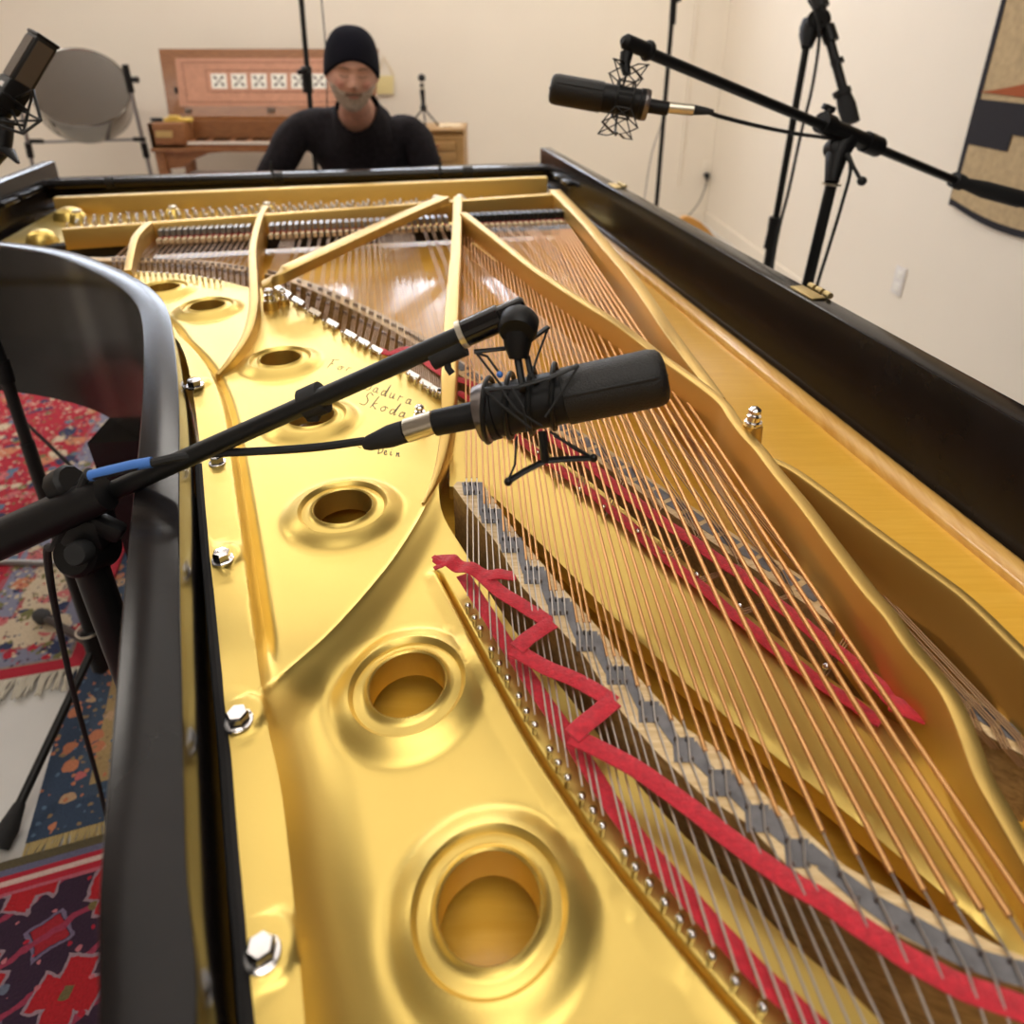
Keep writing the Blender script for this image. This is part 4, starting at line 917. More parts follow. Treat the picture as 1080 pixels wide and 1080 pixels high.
tripod(st3, np.array([bot[0], bot[1], 0]), .14, .28, (.3, 2.4, 4.4))
EMP[st3.name] = EMP[st3.name]
# --- taller boom stand behind it
Y4 = 2.3
pt = WY(852, 40, Y4); pb = WY(818, 232, Y4); dn = pb-pt; bot = pt+dn*((pt[2]-.12)/(-dn[2]))
st4 = thing('boom_stand', 'tall black boom stand between the right-hand microphone stand and the far corner', 'microphone stand', (float(bot[0]), float(bot[1]), 0))
b = MB(); b.tube([pt, pb], .0105, 14); b.build('upper_pole', M['blackmet'], st4)
b = MB(); b.tube([WY(818, 229, Y4), WY(816, 241, Y4)], .020, 16); b.tube([pb, bot], .0145, 16); b.tube([WY(816, 240, Y4), WY(811, 262, Y4)], .018, 16); b.build('lower_pole', M['blackmet'], st4)
z4 = P_ = float(np.dot(pt-C0, FW))
b = MB(); b.lathe(WZ(858, 26, z4)-FW*.03, FW, [(0, .030), (.06, .030)], 24); b.tube([WZ(858, 26, z4), WZ(852, 38, z4), WZ(851, 50, z4)], [.036, .026, .016], 16); b.tube([WZ(858, 24, z4), WZ(872, 18, z4)], .022, 14); b.build('clutch', M['blackplastic'], st4)
b = MB(); b.tube([WZ(858, -25, z4), WZ(869, 20, z4), WZ(893, 108, z4)], .0135, 14); b.tube([WZ(862, -8, z4), WZ(867, 8, z4)], .022, 14); b.tube([WZ(872, 28, z4), WZ(877, 44, z4)], .022, 14); b.tube([WZ(882, 63, z4), WZ(884, 68, z4)], .019, 14); b.build('boom', M['blackmet'], st4)
b = MB(); b.tube([WZ(887, 95, z4), WZ(889, 100, z4)], .026, 14); b.tube([WZ(889, 98, z4), WZ(893, 112, z4), WZ(898, 130, z4)], [.020, .026, .024], 16); b.build('counterweight', M['rubber'], st4)
tripod(st4, np.array([bot[0], bot[1], 0]), .14, .3, (.1, 2.2, 4.2))
cable('microphone_cable', [WZ(853, 0, z4-.03), WZ(860, 14, z4-.05), WZ(864, 40, z4-.04), WZ(857, 90, z4-.03), WZ(845, 140, z4), WZ(832, 200, z4+.02), WZ(822, 240, z4+.05), WZ(815, 280, z4+.1), WZ(810, 330, z4+.2)], .0046, 'black cable hanging beside the tall stand near the far corner')
# --- thin stands against the back
for (x0, y0, x1, y1, Y, r, lab, fx) in ((712, -20, 693, 208, 3.3, .0098, 'slim black stand pole against the cream back wall, right of the piano rim', 1), (316, -20, 326, 96, 3.35, .0115, 'black stand pole rising behind the left shoulder of the seated man', 0)):
    pt = WY(x0, y0, Y); pb = WY(x1, y1, Y); dn = pb-pt; bot = pt+dn*((pt[2]-.1)/(-dn[2]))
    s = thing('microphone_stand', lab, 'microphone stand', (float(bot[0]), float(bot[1]), 0)); pt2 = pt-dn*.3
    b = MB(); b.tube([pt2, bot], r, 12); b.build('pole', M['blackmet'], s)
    zz = float(np.dot(pb-C0, FW))
    if fx == 0:
        b = MB(); b.tube([WY(323, 70, Y), WY(325, 98, Y)], .022, 14); b.tube([WY(314, 77, Y-.02), WY(325, 73, Y-.02)], [.010, .016], 12); b.build('clutch', M['blackplastic'], s)
    else:
        b = MB(); b.tube([WY(708, 2, Y), WY(718, -2, Y)], .012, 10); b.tube([WY(711, -8, Y), WY(709, 26, Y)], .014, 12); b.build('clutch', M['blackplastic'], s)
    tripod(s, np.array([bot[0], bot[1], 0]), .13, .28, (.9, 3.0, 5.1))
cable('hanging_cable', [WY(337, -20, 3.4), WY(341, 20, 3.4), WY(344, 60, 3.4), WY(345, 110, 3.4), WY(346, 200, 3.4)], .003, 'thin cable hanging beside the pole behind the seated man')
cable('hanging_cable', [WY(706, 60, 3.5), WY(700, 120, 3.5), WY(688, 160, 3.5), WY(681, 200, 3.5), WY(676, 240, 3.5)], .0028, 'thin grey cable hanging left of the slim stand pole by the back wall', m='tube')
# ------------------------------------------------------------------ background furniture
def yz(x, y, Y): return WY(x, y, Y)
# steel pan on its stand
YP = 4.75
pc = yz(84, 92, YP); zP = float(np.dot(pc-C0, FW)); vw = -nrm(ray(84, 92)); ru = nrm(UP-vw*(UP@vw)); rr0 = nrm(RT-vw*(RT@vw)); n_ = nrm(vw*.78+ru*.60-rr0*.17)
sr_ = 47*zP/F
pan = thing('steel_pan', 'shiny steel pan with hollow bowl facing forward on a stand by the back wall', 'steel pan', tuple(pc))
b = MB(); pr = []
for k in range(41):
    a = k/40; pr.append((-.21*math.cos(a*math.pi/2), sr_*math.sin(a*math.pi/2)))
b.lathe(pc, n_, [(d, r) for d, r in pr], 96, ref=UP)
for k in range(7):
    pass
# hammer the bowl: note dents
vs = np.array(b.v)
ax_a = nrm(np.cross(n_, UP)); ax_b = nrm(np.cross(ax_a, n_))
rel = vs-pc; u = rel@ax_a; v = rel@ax_b
for k in range(8):
    q = 2*math.pi*k/8+.3; cu, cv = .66*sr_*math.cos(q), .66*sr_*math.sin(q); d = np.hypot(u-cu, v-cv)
    vs = vs+np.outer(.045*np.exp(-(d/(.19*sr_))**4), n_)
b.v = [tuple(p) for p in vs]
b.build('playing_bowl', M['stainless'], pan, ang=80)
b = MB(); b.lathe(pc, -n_, [(-.003, sr_), (-.004, sr_*1.02), (0, sr_*1.02), (.19, sr_*.99), (.20, sr_*.97), (.20, sr_*.9)], 48, ref=UP); b.build('skirt', M['stainless'], pan)
b = MB(); b.tube([pc+n_*.002+sr_*1.01*(math.cos(q)*ax_a+math.sin(q)*ax_b) for q in np.linspace(0, 2*math.pi, 49)[:-1]], .007, 8, closed=True); b.build('rim', M['stainless'], pan)
ps = thing('pan_stand', 'grey tubular stand with black clamps carrying the steel pan', 'stand', (float(pc[0]), YP, 0))
for (xt, yt, xb, yb) in ((134, 78, 161, 192), (14, 78, 38, 192)):
    pt = yz(xt, yt, YP); pb = yz(xb, yb, YP+.05); dn = pb-pt; bot = pt+dn*((pt[2]-.02)/(-dn[2]))
    b = MB(); b.tube([pt, bot], .012, 12); b.build('post', M['tube'], ps)
    b = MB(); b.tube([pt+dn*(-.08), pt+dn*.16], .020, 12); b.tube([pt+dn*.05-RT*.0, pt+dn*.05+RT*(.06 if xt > 60 else -.05)], [.015, .019], 12); b.tube([pt+dn*.62, pt+dn*.76], .020, 12); b.build('clamp', M['blackplastic'], ps)
b = MB(); b.tube([yz(36, 150, YP+.02), yz(152, 147, YP+.02)], .009, 10); b.build('cross_tube', M['tube'], ps)
for q0, q1 in (((32, 149), (45, 149)), ((141, 147), (153, 147))):
    b = MB(); b.tube([yz(*q0, YP), yz(*q1, YP)], .014, 10); b.build('cross_clamp', M['blackplastic'], ps)
# virginal with raised painted lid
Yf = 4.55; Yb = 5.0
cw = yz(155, 130, Yf); xl = float(cw[0]); xr = -.72; zt = float(cw[2]); zbm = float(yz(160, 156, Yf)[2])
vg = thing('virginal', 'small brown wooden keyboard instrument with raised salmon patterned lid against the back wall', 'virginal', ((xl+xr)/2, Yf, 0))
zk = float(yz(240, 150, Yf+.02)[2]); kx0 = float(yz(195, 145, Yf)[0])
kx1 = xr-.25
b = MB()
b.box(((xl+xr)/2, Yb, (zt+zbm)/2), (xr-xl, .03, zt-zbm)); b.box(((xl+xr)/2, (Yf+Yb)/2, zbm+.01), (xr-xl, Yb-Yf, .02))
b.box((xl+.015, (Yf+Yb)/2, (zt+zbm)/2), (.03, Yb-Yf, zt-zbm), bev=.002); b.box((xr-.015, (Yf+Yb)/2, (zt+zbm)/2), (.03, Yb-Yf, zt-zbm), bev=.002)
b.box(((xl+kx0)/2, Yf+.075, (zt+zbm)/2), (kx0-xl, .15, zt-zbm), bev=.003); b.box(((kx1+xr)/2, Yf+.075, (zt+zbm)/2), (xr-kx1, .15, zt-zbm), bev=.003)
b.box(((kx0+kx1)/2, Yf+.16, (zt+zbm)/2), (kx1-kx0, .02, zt-zbm)); b.box(((kx0+kx1)/2, Yf+.01, (zk-.035+zbm)/2), (kx1-kx0, .03, zk-.035-zbm+.0))
b.box(((kx0+kx1)/2, Yf+.08, zbm+.02), (kx1-kx0, .15, .03))
b.build('case', M['walnut'], vg)
b = MB(); b.box(((xl+xr)/2, (Yf+Yb)/2+.08, zt-.03), (xr-xl-.06, Yb-Yf-.2, .01)); b.build('soundboard', M['oak'], vg)
b = MB(); nk = 29; wk = (kx1-kx0-.02)/nk
for k in range(nk): b.box((kx0+.01+wk*(k+.5), Yf+.07, zk-.004), (wk*.93, .15, .014), bev=.001)
b.build('keyboard', M['ivory'], vg)
for k in range(nk-1):
    if k % 7 in (2, 6): continue
    b = MB(); b.box((kx0+.01+wk*(k+1), Yf+.105, zk+.008), (wk*.5, .08, .012), bev=.001); b.build('sharp_key', M['black'], vg)
b = MB(); b.slab([yz(164, 138, Yf-.002), yz(182, 138, Yf-.002), yz(182, 145, Yf-.002), yz(164, 145, Yf-.002)], (0, -1, 0), .001); b.build('name_plate', M['brass'], vg)
# legs and arched apron of its stand
b = MB(); zap = float(yz(165, 172, Yf)[2])
b.box(((xl+xr)/2+.01, (Yf+Yb)/2, zbm-.012), (xr-xl+.03, Yb-Yf+.04, .02), bev=.003)
arch = [(xl+.06, zbm-.02), (xl+.06, zap-.04), (xl+.16, zap-.03), (xl+.24, zap+.02), (xl+.34, zap+.055), (xl+.50, zap+.07), (xr-.50, zap+.07), (xr-.34, zap+.055), (xr-.24, zap+.02), (xr-.16, zap-.03), (xr-.06, zap-.04), (xr-.06, zbm-.02)]
b.slab([(x, Yf+.02, z) for x, z in arch[:6]] + [(arch[5][0], Yf+.02, zbm-.02)], (0, 1, 0), .02); b.slab([(arch[6][0], Yf+.02, zbm-.02)] + [(x, Yf+.02, z) for x, z in arch[6:]], (0, 1, 0), .02); b.slab([(arch[5][0], Yf+.02, zbm-.02), (arch[5][0], Yf+.02, zap+.07), (arch[6][0], Yf+.02, zap+.07), (arch[6][0], Yf+.02, zbm-.02)], (0, 1, 0), .02)
b.build('stand_apron', M['walnut'], vg)
for x in (xl+.035, xr-.035):
    for y in (Yf+.035, Yb-.035):
        b = MB(); b.box((x, y, zbm/2-.01), (.06, .06, zbm-.02), bev=.004); b.build('leg', M['walnut'], vg)
# lid: hinged at the back, leaning slightly backwards
lb0 = np.array([xl+.0, Yb, zt]); ltl = yz(167, 51.5, Yb+.16); ltr_x = float(yz(399, 51, Yb+.16)[0])
A = np.array([float(yz(179, 128, Yb)[0]), Yb, zt]); Bq = np.array([ltr_x-.03, Yb, zt]); Cq = np.array([ltr_x, Yb+.16, ltl[2]]); Dq = np.array([ltl[0], Yb+.16, ltl[2]])
ln_ = nrm(np.cross(Bq-A, Dq-A)); ln_ = ln_ if ln_[1] > 0 else -ln_
def lp(u, v, off=0): return (A*(1-u)+Bq*u)*(1-v)+(Dq*(1-u)+Cq*u)*v-ln_*off
b = MB(); b.slab([lp(0, 0), lp(1, 0), lp(1, 1), lp(0, 1)], ln_, .018); lid = b.build('lid', M['walnut'], vg)
b = MB(); b.slab([lp(.06, .15), lp(.985, .15), lp(.985, .86), (lp(.07, .86))], -ln_, .0015); b.build('lid_paper', M['pinkpaper'], lid)
b = MB()
def rect(u0, u1, v0, v1, w=.004, o=.0025):
    for a, c in (((u0, v0), (u1, v0)), ((u1, v0), (u1, v1)), ((u1, v1), (u0, v1)), ((u0, v1), (u0, v0))): b.tube([lp(*a, o), lp(*c, o)], .0022, 4)
rect(.10, .96, .21, .80); rect(.205, .79, .36, .68)
b.build('lid_border_line', M['line'], lid)
for k in range(6):
    um = .262+.0935*k
    du = .036; v0, v1 = .41, .63
    b = MB(); b.slab([lp(um-du, v0, .002), lp(um+du, v0, .002), lp(um+du, v1, .002), lp(um-du, v1, .002)], -ln_, .001); sq = b.build('lid_tile', M['paper'], lid)
    b = MB(); c0 = lp(um, (v0+v1)/2, .0035); eu = nrm(Bq-A); ev = nrm(Dq-A)
    for q in (math.pi/4, 3*math.pi/4, 5*math.pi/4, 7*math.pi/4):
        dv = math.cos(q)*eu+math.sin(q)*ev; pv = -math.sin(q)*eu+math.cos(q)*ev
        b.slab([c0+dv*.012, c0+dv*.030+pv*.011, c0+dv*.052, c0+dv*.030-pv*.011], -ln_, .0008)
    b.slab([c0+.008*(math.cos(t)*eu+math.sin(t)*ev) for t in np.linspace(0, 2*math.pi, 13)[:-1]], -ln_, .0008)
    b.build('tile_motif', M['paperscr'], sq)
b = MB(); c = lp(.055, .38, .004); b.box(c, (.022, .006, .04), bev=.002); b.build('lid_hook', M['blackmet'], lid)
b = MB(); c = lp(.50, .08, .004); b.box(c, (.05, .006, .035), bev=.008); b.build('lid_lock', M['pin'], lid)
b = MB(); c = lp(.10, .07, .004); b.box(c, (.045, .008, .035), bev=.004); b.build('lid_hinge', M['pin'], lid)
b = MB(); p = yz(163, 127, Yf+.1); b.cyl((p[0]-.02, p[1], zt+.012), (p[0]+.05, p[1], zt+.012), .011, 12); top(b.build('tuning_lever', M['rubber']), 'black tuning tool lying on the left corner of the virginal', 'tool')
b = MB(); p = yz(185, 126, Yf+.1); b.box((p[0]+.02, p[1], zt+.011), (.17, .05, .022), bev=.006); b.box((p[0]-.0, p[1]-.01, zt+.028), (.07, .035, .014), bev=.004); top(b.build('wooden_wedge', M['yellow']), 'small yellow object lying on the left end of the virginal', 'tool')
# bench-like white box under the virginal
b = MB(); p = yz(200, 172, Yf+.25); q = yz(228, 172, Yf+.25); b.box(((p[0]+q[0])/2+.15, Yf+.3, .27), (.55, .2, .5), bev=.01); top(b.build('storage_box', M['switch']), 'pale box standing on the floor beneath the virginal', 'box')
# cabinet with drawers, recorder and cloth on top
Yc = 4.55
czt = float(yz(468, 141, Yc)[2]); cxr = float(yz(489, 145, Yc)[0]); cxl = cxr-.38
cb = thing('drawer_cabinet', 'golden oak cabinet of shallow drawers with curved top at the right of the seated man', 'cabinet', ((cxl+cxr)/2, Yc+.18, 0))
b = MB(); prof = [(Yc, 0), (Yc+.40, 0), (Yc+.40, czt+.015), (Yc+.04, czt+.012), (Yc+.005, czt-.02)]
v = [(cxl, y, z) for y, z in prof]+[(cxr, y, z) for y, z in prof]; n = len(prof)
b.add(v, [tuple(range(n)), tuple(range(2*n-1, n-1, -1))]+[(i, (i+1) % n, n+(i+1) % n, n+i) for i in range(n)]); b.build('carcass', M['oak'], cb)
b = MB(); b.box(((cxl+cxr)/2, Yc+.2, czt+.018), (cxr-cxl+.01, .40, .016), bev=.005); b.build('cabinet_top', M['oak'], cb)
for k in range(9):
    z0 = czt-.075-.062*k
    b = MB(); b.box(((cxl+cxr)/2-.01, Yc-.006, z0), (cxr-cxl-.09, .014, .054), bev=.003); dr = b.build('drawer', M['oak'], cb)
    b = MB(); b.box((cxr-.185, Yc-.02, z0+.004), (.075, .02, .024), bev=.006); b.build('handle', M['walnut'], dr)
rc = thing('field_recorder', 'small black recorder with round ball top on a mini tripod standing on the oak cabinet', 'recorder', (float(yz(447, 130, Yc+.15)[0]), Yc+.15, czt+.026))
px_ = float(yz(447, 120, Yc+.15)[0]); cz0 = czt+.026; zz = lambda y: float(yz(447, y, Yc+.15)[2])
b = MB(); b.tube([(px_, Yc+.15, zz(112)), (px_-.002, Yc+.15, zz(98)), (px_-.003, Yc+.15, zz(88))], [.012, .015, .012], 14); b.build('handle_body', M['blackplastic'], rc)
b = MB(); b.sphere((px_-.002, Yc+.15, zz(82)), .023, 16); b.build('ball_top', M['rubber'], rc)
b = MB(); b.tube([(px_-.003, Yc+.15, zz(94)), (px_-.003, Yc+.15, zz(91.5))], .0165, 14); b.build('silver_band', M['nickel'], rc)
b = MB(); b.lathe((px_, Yc+.15, zz(116)), (0, 0, 1), [(0, .018), (.02, .022), (.035, .012)], 16); b.build('tripod_head', M['blackmet'], rc)
for a in (-.25, 2.9, 4.9):
    b = MB(); b.tube([(px_, Yc+.15, zz(114)), (px_+.10*math.cos(a), Yc+.15+.10*math.sin(a), cz0+.004)], .0055, 8); b.build('tripod_leg', M['blackmet'], rc)
p = yz(475, 130, Yc+.15)
b = MB(); b.sphere((p[0], Yc+.15, cz0+.005), 1, 16, (.085, .07, .014)); b.v = [(x, y, max(z, cz0)+.004*math.sin(60*x)*math.cos(50*y)*(z > cz0+.003)) for x, y, z in b.v]; top(b.build('folded_cloth', M['felt_cream']), 'crumpled pale cloth on the right end of the oak cabinet top', 'cloth')
# gold plaque hanging on the wall by a cord
pA_, pB_, pC_, pD_ = BW(397, 80, .012), BW(415, 80, .012), BW(415, 99, .012), BW(397, 99, .012)
b = MB(); b.slab([pA_, pB_, pC_, pD_], -WL_, .008); pq = thing('hanging_plaque', 'small gold plaque hanging from a cord on the back wall beside the man’s head', 'plaque', tuple(pA_)); b.build('plaque_plate', M['palegold'], pq)
b = MB(); k = BW(405, 60, .012); b.tube([pA_, k, pB_], .0035, 6); b.build('cord', M['brass'], pq)
# tapestry on the right wall
def rw(x, y, off=.01): return RW(x, y)-WD_*off
tpE = thing('wall_tapestry', 'beige woven wall hanging with black and rust shapes on the right wall', 'tapestry', tuple(RW(1005, 215)))
bl = RW(1005, 216); tl = RW(1062, -8); kdir = -WL_; Hh = tl[2]-bl[2]; tl = np.array([bl[0], bl[1], tl[2]]); 
def tq(u, v, off=.012): return np.array([bl[0], bl[1], bl[2]])+kdir*u+np.array([0, 0, 1])*v-WD_*off
def wav(u, v): return .004*math.sin(u*9+.6)*(1-min(1, v*2.5))
nu, nv = 50, 40; Wt, Ht = 1.15, 1.6
b = MB(); vs = []
for j in range(nv+1):
    for i in range(nu+1):
        u = Wt*i/nu; v = Ht*j/nv; dz = -.03*math.sin(u*5.5-.2)*(1-min(1, v*4)) - .06*u*(1-min(1, v*4))*0
        vs.append(tq(u, v+dz, .014+wav(u, v)))
b.add(vs, [(j*(nu+1)+i, j*(nu+1)+i+1, (j+1)*(nu+1)+i+1, (j+1)*(nu+1)+i) for j in range(nv) for i in range(nu)])
def tapmat():
    m, nt, bs = newmat('woven_tapestry'); bs.inputs['Roughness'].default_value = .95
    return m, nt, bs
M['tap_beige'] = mat('tapestry_beige', (.50, .37, .21), .95, noise_amt=.12, nscale=40, bump=.4, bscale=300)
M['tap_black'] = mat('tapestry_black', (.018, .016, .022), .95, bump=.4, bscale=300)
M['tap_rust'] = mat('tapestry_rust', (.36, .09, .03), .95, bump=.4, bscale=300)
b.build('cloth', M['tap_beige'], tpE)
def invwall(x, y):
    p = rw(x, y, .016); d = p-bl; return float(d@kdir), float(d[2])
def shape(name, pts, m, off=.0168):
    b = MB(); b.slab([tq(u, v, off) for u, v in pts], -WD_, .002); return b.build(name, M[m], tpE)
# borders
def strip(name, v0, v1, m, off=.0155, u0=0, u1=Wt):
    b = MB(); vs = []; n = 50
    for j, v in ((0, v0), (1, v1)):
        for i in range(n+1):
            u = u0+(u1-u0)*i/n; dz = -.03*math.sin(u*5.5-.2)*(1-min(1, v*4)); vs.append(tq(u, v+dz, off+wav(u, v)))
    b.add(vs, [(i, i+1, n+2+i, n+1+i) for i in range(n)]); return b.build(name, M[m], tpE)
strip('hem', 0, .022, 'tap_black'); u_, v_ = invwall(1012, 203); strip('stripe', .085, .108, 'tap_black')
b = MB(); b.add([tq(-.004, 0, .016), tq(.022, 0, .016), tq(.022, Ht, .016), tq(-.004, Ht, .016)], [(0, 1, 2, 3)]); b.build('side_binding', M['tap_black'], tpE)
bu = [invwall(*q) for q in ((1035, 104), (1080, 106), (1080, 143), (1073, 142), (1068, 158), (1023, 151))]
x1 = Wt*.62
bu = [(0.0, bu[0][1]), (x1, bu[0][1]), (x1, bu[2][1]-.02), (bu[3][0], bu[3][1]), (bu[4][0], bu[4][1]), (0.0, bu[5][1])]
va = bu[0][1]; vb = bu[5][1]; us = bu[4][0]; vc = bu[3][1]
shape('black_block', [(0, va), (x1, va), (x1, vc), (us, vc), (us, vb), (0, vb)], 'tap_black')
r0 = invwall(1040, 97); r1 = invwall(1080, 84); r2 = invwall(1080, 98)
shape('rust_shape', [(0.01, r0[1])]+[(0.01+(x1-.01)*k/10, r0[1]+.15*(k/10)**1.2) for k in range(1, 11)]+[(x1, r0[1]-.012)], 'tap_rust')
# socket, plug and cord on the back wall; switch plate on the right wall
p = RW(949, 296); sw = thing('wall_outlet', 'white wall outlet plate low on the right wall', 'outlet', tuple(p))
Rw = np.stack([WD_, WL_, np.array([0, 0, 1.])], 1)
b = MB(); b.box(p-WD_*.004, (.008, .075, .125), R=Rw, bev=.003); b.build('cover_plate', M['switch'], sw)
b = MB()
for dz in (-.027, .027): b.box(p-WD_*.009+np.array([0, 0, dz]), (.003, .034, .034), R=Rw, bev=.001)
b.build('socket', M['ceil'], sw)
p = BW(745.5, 178, 0); so = thing('wall_outlet', 'cream outlet plate in the far corner with a black plug in it', 'outlet', tuple(p))
b = MB(); b.box(p-WL_*.004, (.075, .008, .12), R=Rw, bev=.003); b.build('cover_plate', M['wallm'], so)
pp = BW(745.5, 185, .03)
pg = thing('power_plug', 'black power plug and cord hanging from the outlet in the far corner', 'plug', tuple(pp))
b = MB(); b.box(pp, (.035, .045, .035), R=Rw, bev=.006); b.tube([pp, pp-WL_*.02+np.array([0, 0, -.04])], .01, 10); b.build('plug_body', M['rubber'], pg)
b = MB(); b.tube(cr([pp-WL_*.02+np.array([0, 0, -.03]), BW(742, 203, .06), BW(735, 217, .07), BW(725, 229, .08), BW(716, 245, .1)], 8), .004, 8); b.build('cord', M['rubber'], pg)
# conduit painted like the wall
b = MB(); a = BW(729, 60, 0); b.cyl((a[0], a[1]-.012, .3), (a[0], a[1]-.012, HC), .010, 10); struct(b.build('trim_1', M['wallm']))
# orange wooden board with a rounded top behind the piano's right rim
YCH = 3.9
arc = cr([WY(x, y, YCH) for x, y in ((712, 262), (714, 243), (718, 233), (723, 229), (732, 231), (743, 238), (752, 248), (762, 262))], 5)
a0 = arc[0]; a1_ = arc[-1]
b = MB(); b.slab([(a0[0], YCH, .01)]+[tuple(p) for p in arc]+[(a1_[0], YCH, .01)], (0, 1, 0), .045)
top(b.build('wooden_board', M['chairwood']), 'orange wooden board with rounded top peeping over the piano rim near the far corner', 'board')

# ------------------------------------------------------------------ rugs
def rugmat(name, spec, scale=1., border=None, seed=0, size=(2, 3)):
    """spec: list of (distance from edge, colour); field colours from voronoi cells. Object coordinates: x,y from rug centre."""
    m, nt, bs = newmat(name); bs.inputs['Roughness'].default_value = .97; L = nt.links; N = nt.nodes.new
    tc = N('ShaderNodeTexCoord'); sep = N('ShaderNodeSeparateXYZ'); L.new(tc.outputs['UV'], sep.inputs[0])
    def mth(op, a, b_=None):
        n = N('ShaderNodeMath'); n.operation = op
        for i, v in enumerate((a, b_)):
            if v is None: continue
            if isinstance(v, (int, float)): n.inputs[i].default_value = v
            else: L.new(v, n.inputs[i])
        return n.outputs[0]
    hx, hy = size[0]/2, size[1]/2
    ex = mth('SUBTRACT', hx, mth('ABSOLUTE', sep.outputs[0])); ey = mth('SUBTRACT', hy, mth('ABSOLUTE', sep.outputs[1]))
    d = mth('MINIMUM', ex, ey)
    cr_ = N('ShaderNodeValToRGB'); cr_.color_ramp.interpolation = 'CONSTANT'
    e = cr_.color_ramp.elements; mx = .6
    for i, (dist, col) in enumerate(spec):
        if i < 2: q = e[i]; q.position = dist/mx
        else: q = e.new(dist/mx)
        q.color = (*col, 1)
    L.new(mth('DIVIDE', d, mx), cr_.inputs['Fac'])
    # motif layers
    col = cr_.outputs['Color']
    mirror = N('ShaderNodeCombineXYZ'); L.new(mth('ABSOLUTE', mth('SUBTRACT', mth('FRACT', mth('MULTIPLY', sep.outputs[0], 2.9*scale)), .5)), mirror.inputs[0]); L.new(mth('ABSOLUTE', mth('SUBTRACT', mth('FRACT', mth('MULTIPLY', sep.outputs[1], 2.9*scale)), .5)), mirror.inputs[1])
    def layer(col, sc_, lo, pal, sd, src=None):
        v = N('ShaderNodeTexVoronoi'); v.inputs['Scale'].default_value = sc_; L.new(src or mirror.outputs[0], v.inputs['Vector'])
        mp = N('ShaderNodeTexNoise'); mp.inputs['Scale'].default_value = sc_*1.7; L.new(src or tc.outputs['UV'], mp.inputs['Vector'])
        f = N('ShaderNodeMath'); f.operation = 'LESS_THAN'; f.inputs[1].default_value = lo
        L.new(mth('ADD', v.outputs['Distance'], mth('MULTIPLY', mth('SUBTRACT', mp.outputs['Fac'], .5), .55)), f.inputs[0])
        rp = N('ShaderNodeValToRGB'); rp.color_ramp.interpolation = 'CONSTANT'; ee = rp.color_ramp.elements
        for i, c in enumerate(pal):
            pos = i/len(pal)
            if i < 2: q = ee[i]; q.position = pos
            else: q = ee.new(pos)
            q.color = (*c, 1)
        sx = N('ShaderNodeSeparateXYZ'); L.new(v.outputs['Color'], sx.inputs[0]); L.new(sx.outputs[sd % 3], rp.inputs['Fac'])
        mx_ = N('ShaderNodeMix'); mx_.data_type = 'RGBA'; L.new(f.outputs[0], mx_.inputs[0]); L.new(col, mx_.inputs[6]); L.new(rp.outputs['Color'], mx_.inputs[7]); return mx_.outputs[2]
    return m, nt, bs, layer, col, mth, tc, d
RED = (.42, .012, .03); NAVY = (.025, .035, .09); CREAM = (.60, .48, .33); TEAL = (.10, .17, .26); ORG = (.55, .20, .10); GREEN = (.16, .15, .05); PINK = (.55, .14, .14); WINE = (.06, .01, .03)
def finish(m, nt, bs, col, mth, tc):
    L = nt.links; N = nt.nodes.new
    n = N('ShaderNodeTexNoise'); n.inputs['Scale'].default_value = 260; L.new(tc.outputs['UV'], n.inputs['Vector'])
    mx_ = N('ShaderNodeMix'); mx_.data_type = 'RGBA'; mx_.blend_type = 'MULTIPLY'; mx_.inputs[0].default_value = .6
    rp = N('ShaderNodeValToRGB'); rp.color_ramp.elements[0].position = .3; rp.color_ramp.elements[0].color = (.55, .55, .55, 1); rp.color_ramp.elements[1].position = .65
    L.new(n.outputs['Fac'], rp.inputs['Fac']); L.new(col, mx_.inputs[6]); L.new(rp.outputs['Color'], mx_.inputs[7]); L.new(mx_.outputs[2], bs.inputs['Base Color'])
    bp = N('ShaderNodeBump'); bp.inputs['Strength'].default_value = .6; bp.inputs['Distance'].default_value = .004; L.new(n.outputs['Fac'], bp.inputs['Height']); L.new(bp.outputs['Normal'], bs.inputs['Normal'])
    return m
